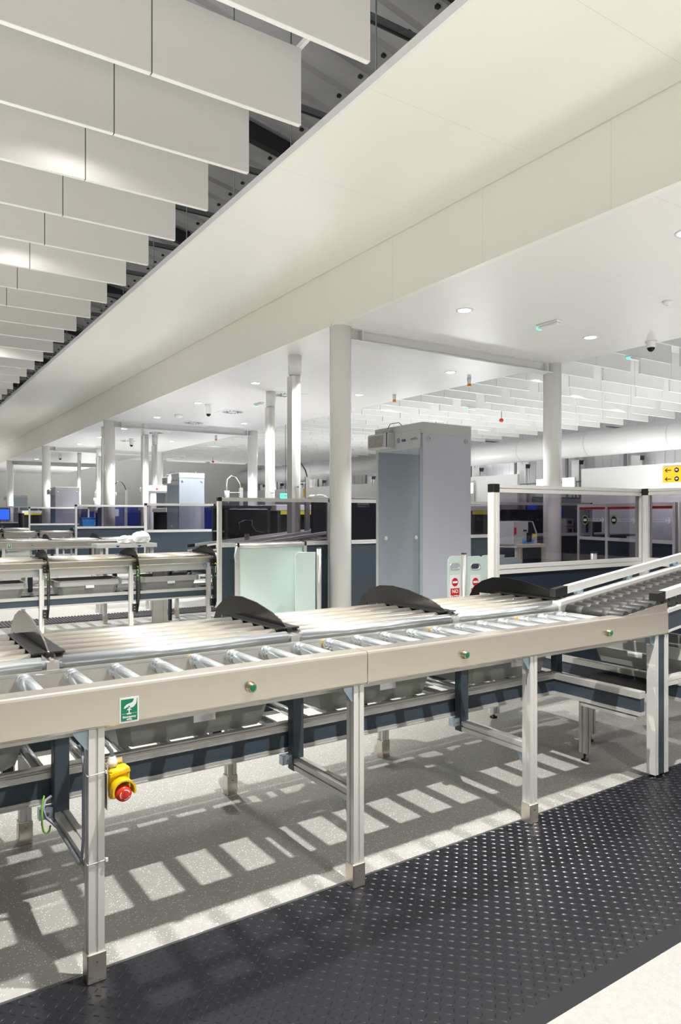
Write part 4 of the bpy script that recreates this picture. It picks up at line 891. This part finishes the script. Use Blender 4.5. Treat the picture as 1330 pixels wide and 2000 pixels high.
for i, (x, y) in enumerate(((8.55, 8.98), (8.5, 11.02), (8.45, 19.6))):
    t = thing('beacon', ['orange and white beacon under the bright ceiling edge, near one', 'orange and white beacon under the bright ceiling edge, second one', 'orange and white beacon far off under the ceiling edge'][i], 'beacon', (x, y, 3.71))
    MB().m('white').tube([(0, 0, 0), (0, 0, -.10)], [.036, .033], 16).build('body', t); MB().m('orange').tube([(0, 0, -.10), (0, 0, -.145)], .034, 16).build('orange_lens', t)
for i, (x, y, z) in enumerate(((14.35, 13.81, 3.95), (14.0, 32.84, 4.0))):
    t = thing('red_sounder', ['red sounder hanging on a rod between the baffles, right of the archway', 'small red sounder hanging far off below the baffles'][i], 'fire sounder', (x, y, z))
    MB().m('red').tube([(0, 0, -.05), (0, 0, -.02), (0, 0, .02), (0, 0, .05)], [.04, .06, .06, .03], 16).build('head', t); MB().m('dark').cyl((0, 0, .05), (0, 0, .28), .008, 8).build('rod', t)
for i, (x, y) in enumerate(((6.83, 14.9), (6.75, 12.2), (6.8, 17.2), (6.7, 19.9), (6.7, 22.5), (6.7, 25.0))):
    t = thing('swirl_diffuser', ['swirl air diffuser in the low ceiling, just past the slim camera', 'swirl air diffuser in the low ceiling, beside the square-backed service column', 'swirl air diffuser before the second cross beam', 'swirl air diffuser just past the second cross beam', 'small swirl air diffuser further down the ceiling', 'farthest swirl air diffuser in the ceiling'][i], 'air vent', (x, y, 3.71))
    MB().m('white').box(-.3, .3, -.3, .3, -.006, 0).build('plate', t); mb = MB().m('black')
    for k in range(16):
        a = 2*PI*k/16; Mx_ = Matrix.Translation((.17*math.cos(a), .17*math.sin(a), 0)) @ Matrix.Rotation(a+.5, 4, 'Z')
        mb.box(-.08, .08, -.014, .014, -.0075, -.006, Mx_)
    mb.build('slots', t)
for i, (x, y) in enumerate(((7.3, 4.55), (5.95, 16.0))):
    t = thing('smoke_detector', ['small round white smoke detector at the right edge of the low ceiling', 'pale cone-shaped sensor on the ceiling near the swirl vents'][i], 'smoke detector', (x, y, 3.71)); r = 1 if i == 0 else 2
    MB().m('white').lathe((0, 0, 0), [(.05*r, 0), (.05*r, -.015*r), (.035*r, -.04*r), (.01, -.045*r)], 20).build('body', t); MB().m('alu').lathe((0, 0, -.045*r), [(.012, 0), (.01, -.006)], 12).build('sensor', t)

# ------------------------------------------------------------------ right wall
t = thing('air_duct', 'long round white air duct running along the right wall below the baffles', 'air duct', (20.4, 0, 0))
MB().m('white').tube([(0, -4, 3.78), (0, 43, 3.78)], .43, 40).build('duct_pipe', t)
mb = MB().m('alu_w')
for y in range(-3, 43, 3): mb.tube([(0, y+.45, 3.78), (0, y+.5, 3.78)], .436, 40)
mb.build('joint_band', t); mb = MB().m('galv')
for y in (11.2, 14.5, 20, 26): mb.box(-.5, .5, y, y+.05, 4.21, 4.26)
mb.build('hanger', t)
for i, px in enumerate((14.07, 16.46, 18.92, 21.41, 24, 26.5, 29, 31.3, 33.7, 36.2, 38.6, 41)):
    t = thing('wall_column', 'white steel wall column against the pale ribbed cladding', 'column', (20.95, px, 0), group='white wall columns')
    MB().m('white').box(-.01, .01, -.14, .14, 0, 3.3).box(-.16, -.145, -.16, .16, 0, 3.3).build('flange', t); MB().m('dark').ext([(-.14, 3.3), (.14, 3.3), (.1, 3.15), (-.1, 3.15)], -.14, .14, 'y').build('head_bracket', t)
    MB().m('galv').box(-.05, 0, .42, .52, 1.5, 3.6).build('cable_tray', t)
struct(MB().m('wall').box(20.5, 20.62, 2.0, 15.97, 0, 2.95).build('wall_right_front'))
struct(MB().m('wall').box(20.5, 20.62, 18.9, 43, 0, 2.92).build('wall_right_back'))
for i, (y0, y1) in enumerate(((16.1, 16.62), (17.4, 17.8))):
    t = thing('strip_luminaire', ['very bright square work light just right of the column seen through glass', 'very bright work light just left of the column seen through glass'][i], 'work light', (20.3, y0, 2.33))
    MB().m('alu').box(0, .08, 0, y1-y0, 0, .33).build('housing', t); MB().m('lamp').box(-.01, 0, .02, y1-y0-.02, .01, .32).build('lens', t); MB().m('galv').box(.03, .07, .1, .14, -2.33, 0).build('stand', t)
t = thing('work_light', 'very bright narrow light just right of the nearest archway', 'work light', (20.3, 21.1, 0)); MB().m('lamp').box(-.01, 0, 0, .2, 2.25, 2.65).build('lens', t); MB().m('alu').box(0, .06, 0, .2, 0, 2.67).build('housing', t)
t = thing('unistrut_frame', 'galvanised frame between the two white wall panels', 'frame', (20.6, 15.98, 0))
MB().m('galv').box(0, .05, 0, 2.9, 2.5, 2.55).box(0, .05, .3, .35, 0, 2.5).box(0, .05, 1.3, 1.35, 0, 2.5).box(0, .05, 2.5, 2.55, 0, 2.5).build('rail', t)
MB().m('yellow').cyl((-.1, -.5, 2.2), (-.1, -.45, 2.2), .025, 8).m('alu').cyl((-.1, -.45, 2.2), (-.1, .2, 2.2), .012, 8).build('tipped_rod', t)
t = thing('wayfinding_sign', 'yellow wayfinding sign on the white wall at the right edge', 'sign', (20.49, 0, 0))
MB().m('signy').box(-.03, 0, 9.6, 12.9, 2.36, 2.84).build('panel', t)
def arrow(y, z, s_):
    return MB().m('black').ext([(y-.10*s_, z-.012*s_), (y-.10*s_, z+.012*s_), (y+.06*s_, z+.012*s_), (y+.01*s_, z+.055*s_), (y+.04*s_, z+.06*s_), (y+.11*s_, z), (y+.04*s_, z-.06*s_), (y+.01*s_, z-.055*s_), (y+.06*s_, z-.012*s_)], -.034, -.03, 'x').build('arrow', t)
arrow(12.72, 2.73, 1.0); arrow(12.72, 2.46, 1.0)
for z in (2.73, 2.46):
    mb = MB().m('black'); disc(mb, (-.03, 12.44, z), .075, 24, 'x', .004); d = mb.build('round_symbol', t)
    MB().m('label').box(-.037, -.034, 12.41, 12.47, z-.02, z+.03).box(-.037, -.034, 12.395, 12.485, z-.005, z+.01).build('plane_mark', d)
for s_, z in (('Terminals', 2.745), ('All departures', 2.61), ('Airlines', 2.45)):
    text(s_, .155, 'black', 'sign_text', t, face_x(-.033, 12.27, z), .001, 'LEFT', .002)
struct(MB().m('wall').box(20.47, 20.5, 2.0, 15.97, 0, 0.1).build('baseboard_right'))
t = thing('yellow_sign', 'small yellow sign on the white wall, right of the square-backed service column', 'sign', (20.49, 34.35, 0))
MB().m('signy').box(-.03, 0, 0, .75, 2.39, 2.86).build('panel', t)
text('Gates', .2, 'black', 'sign_text', t, face_x(-.033, .37, 2.72), .001); text('Exit', .2, 'black', 'sign_text', t, face_x(-.033, .37, 2.5), .001)
t = thing('exit_sign', 'green lit emergency exit sign above the smoked screen', 'exit sign', (9.82, 18.135, 0))
MB().m('green_led').bbox(0, .34, -.02, .02, 1.84, 1.98, .005).m('label').box(.1, .22, -.024, -.02, 1.88, 1.94).build('light_box', t); MB().m('dark').cyl((.17, 0, 1.98), (.17, 0, 4.2), .006, 6).build('wire', t)
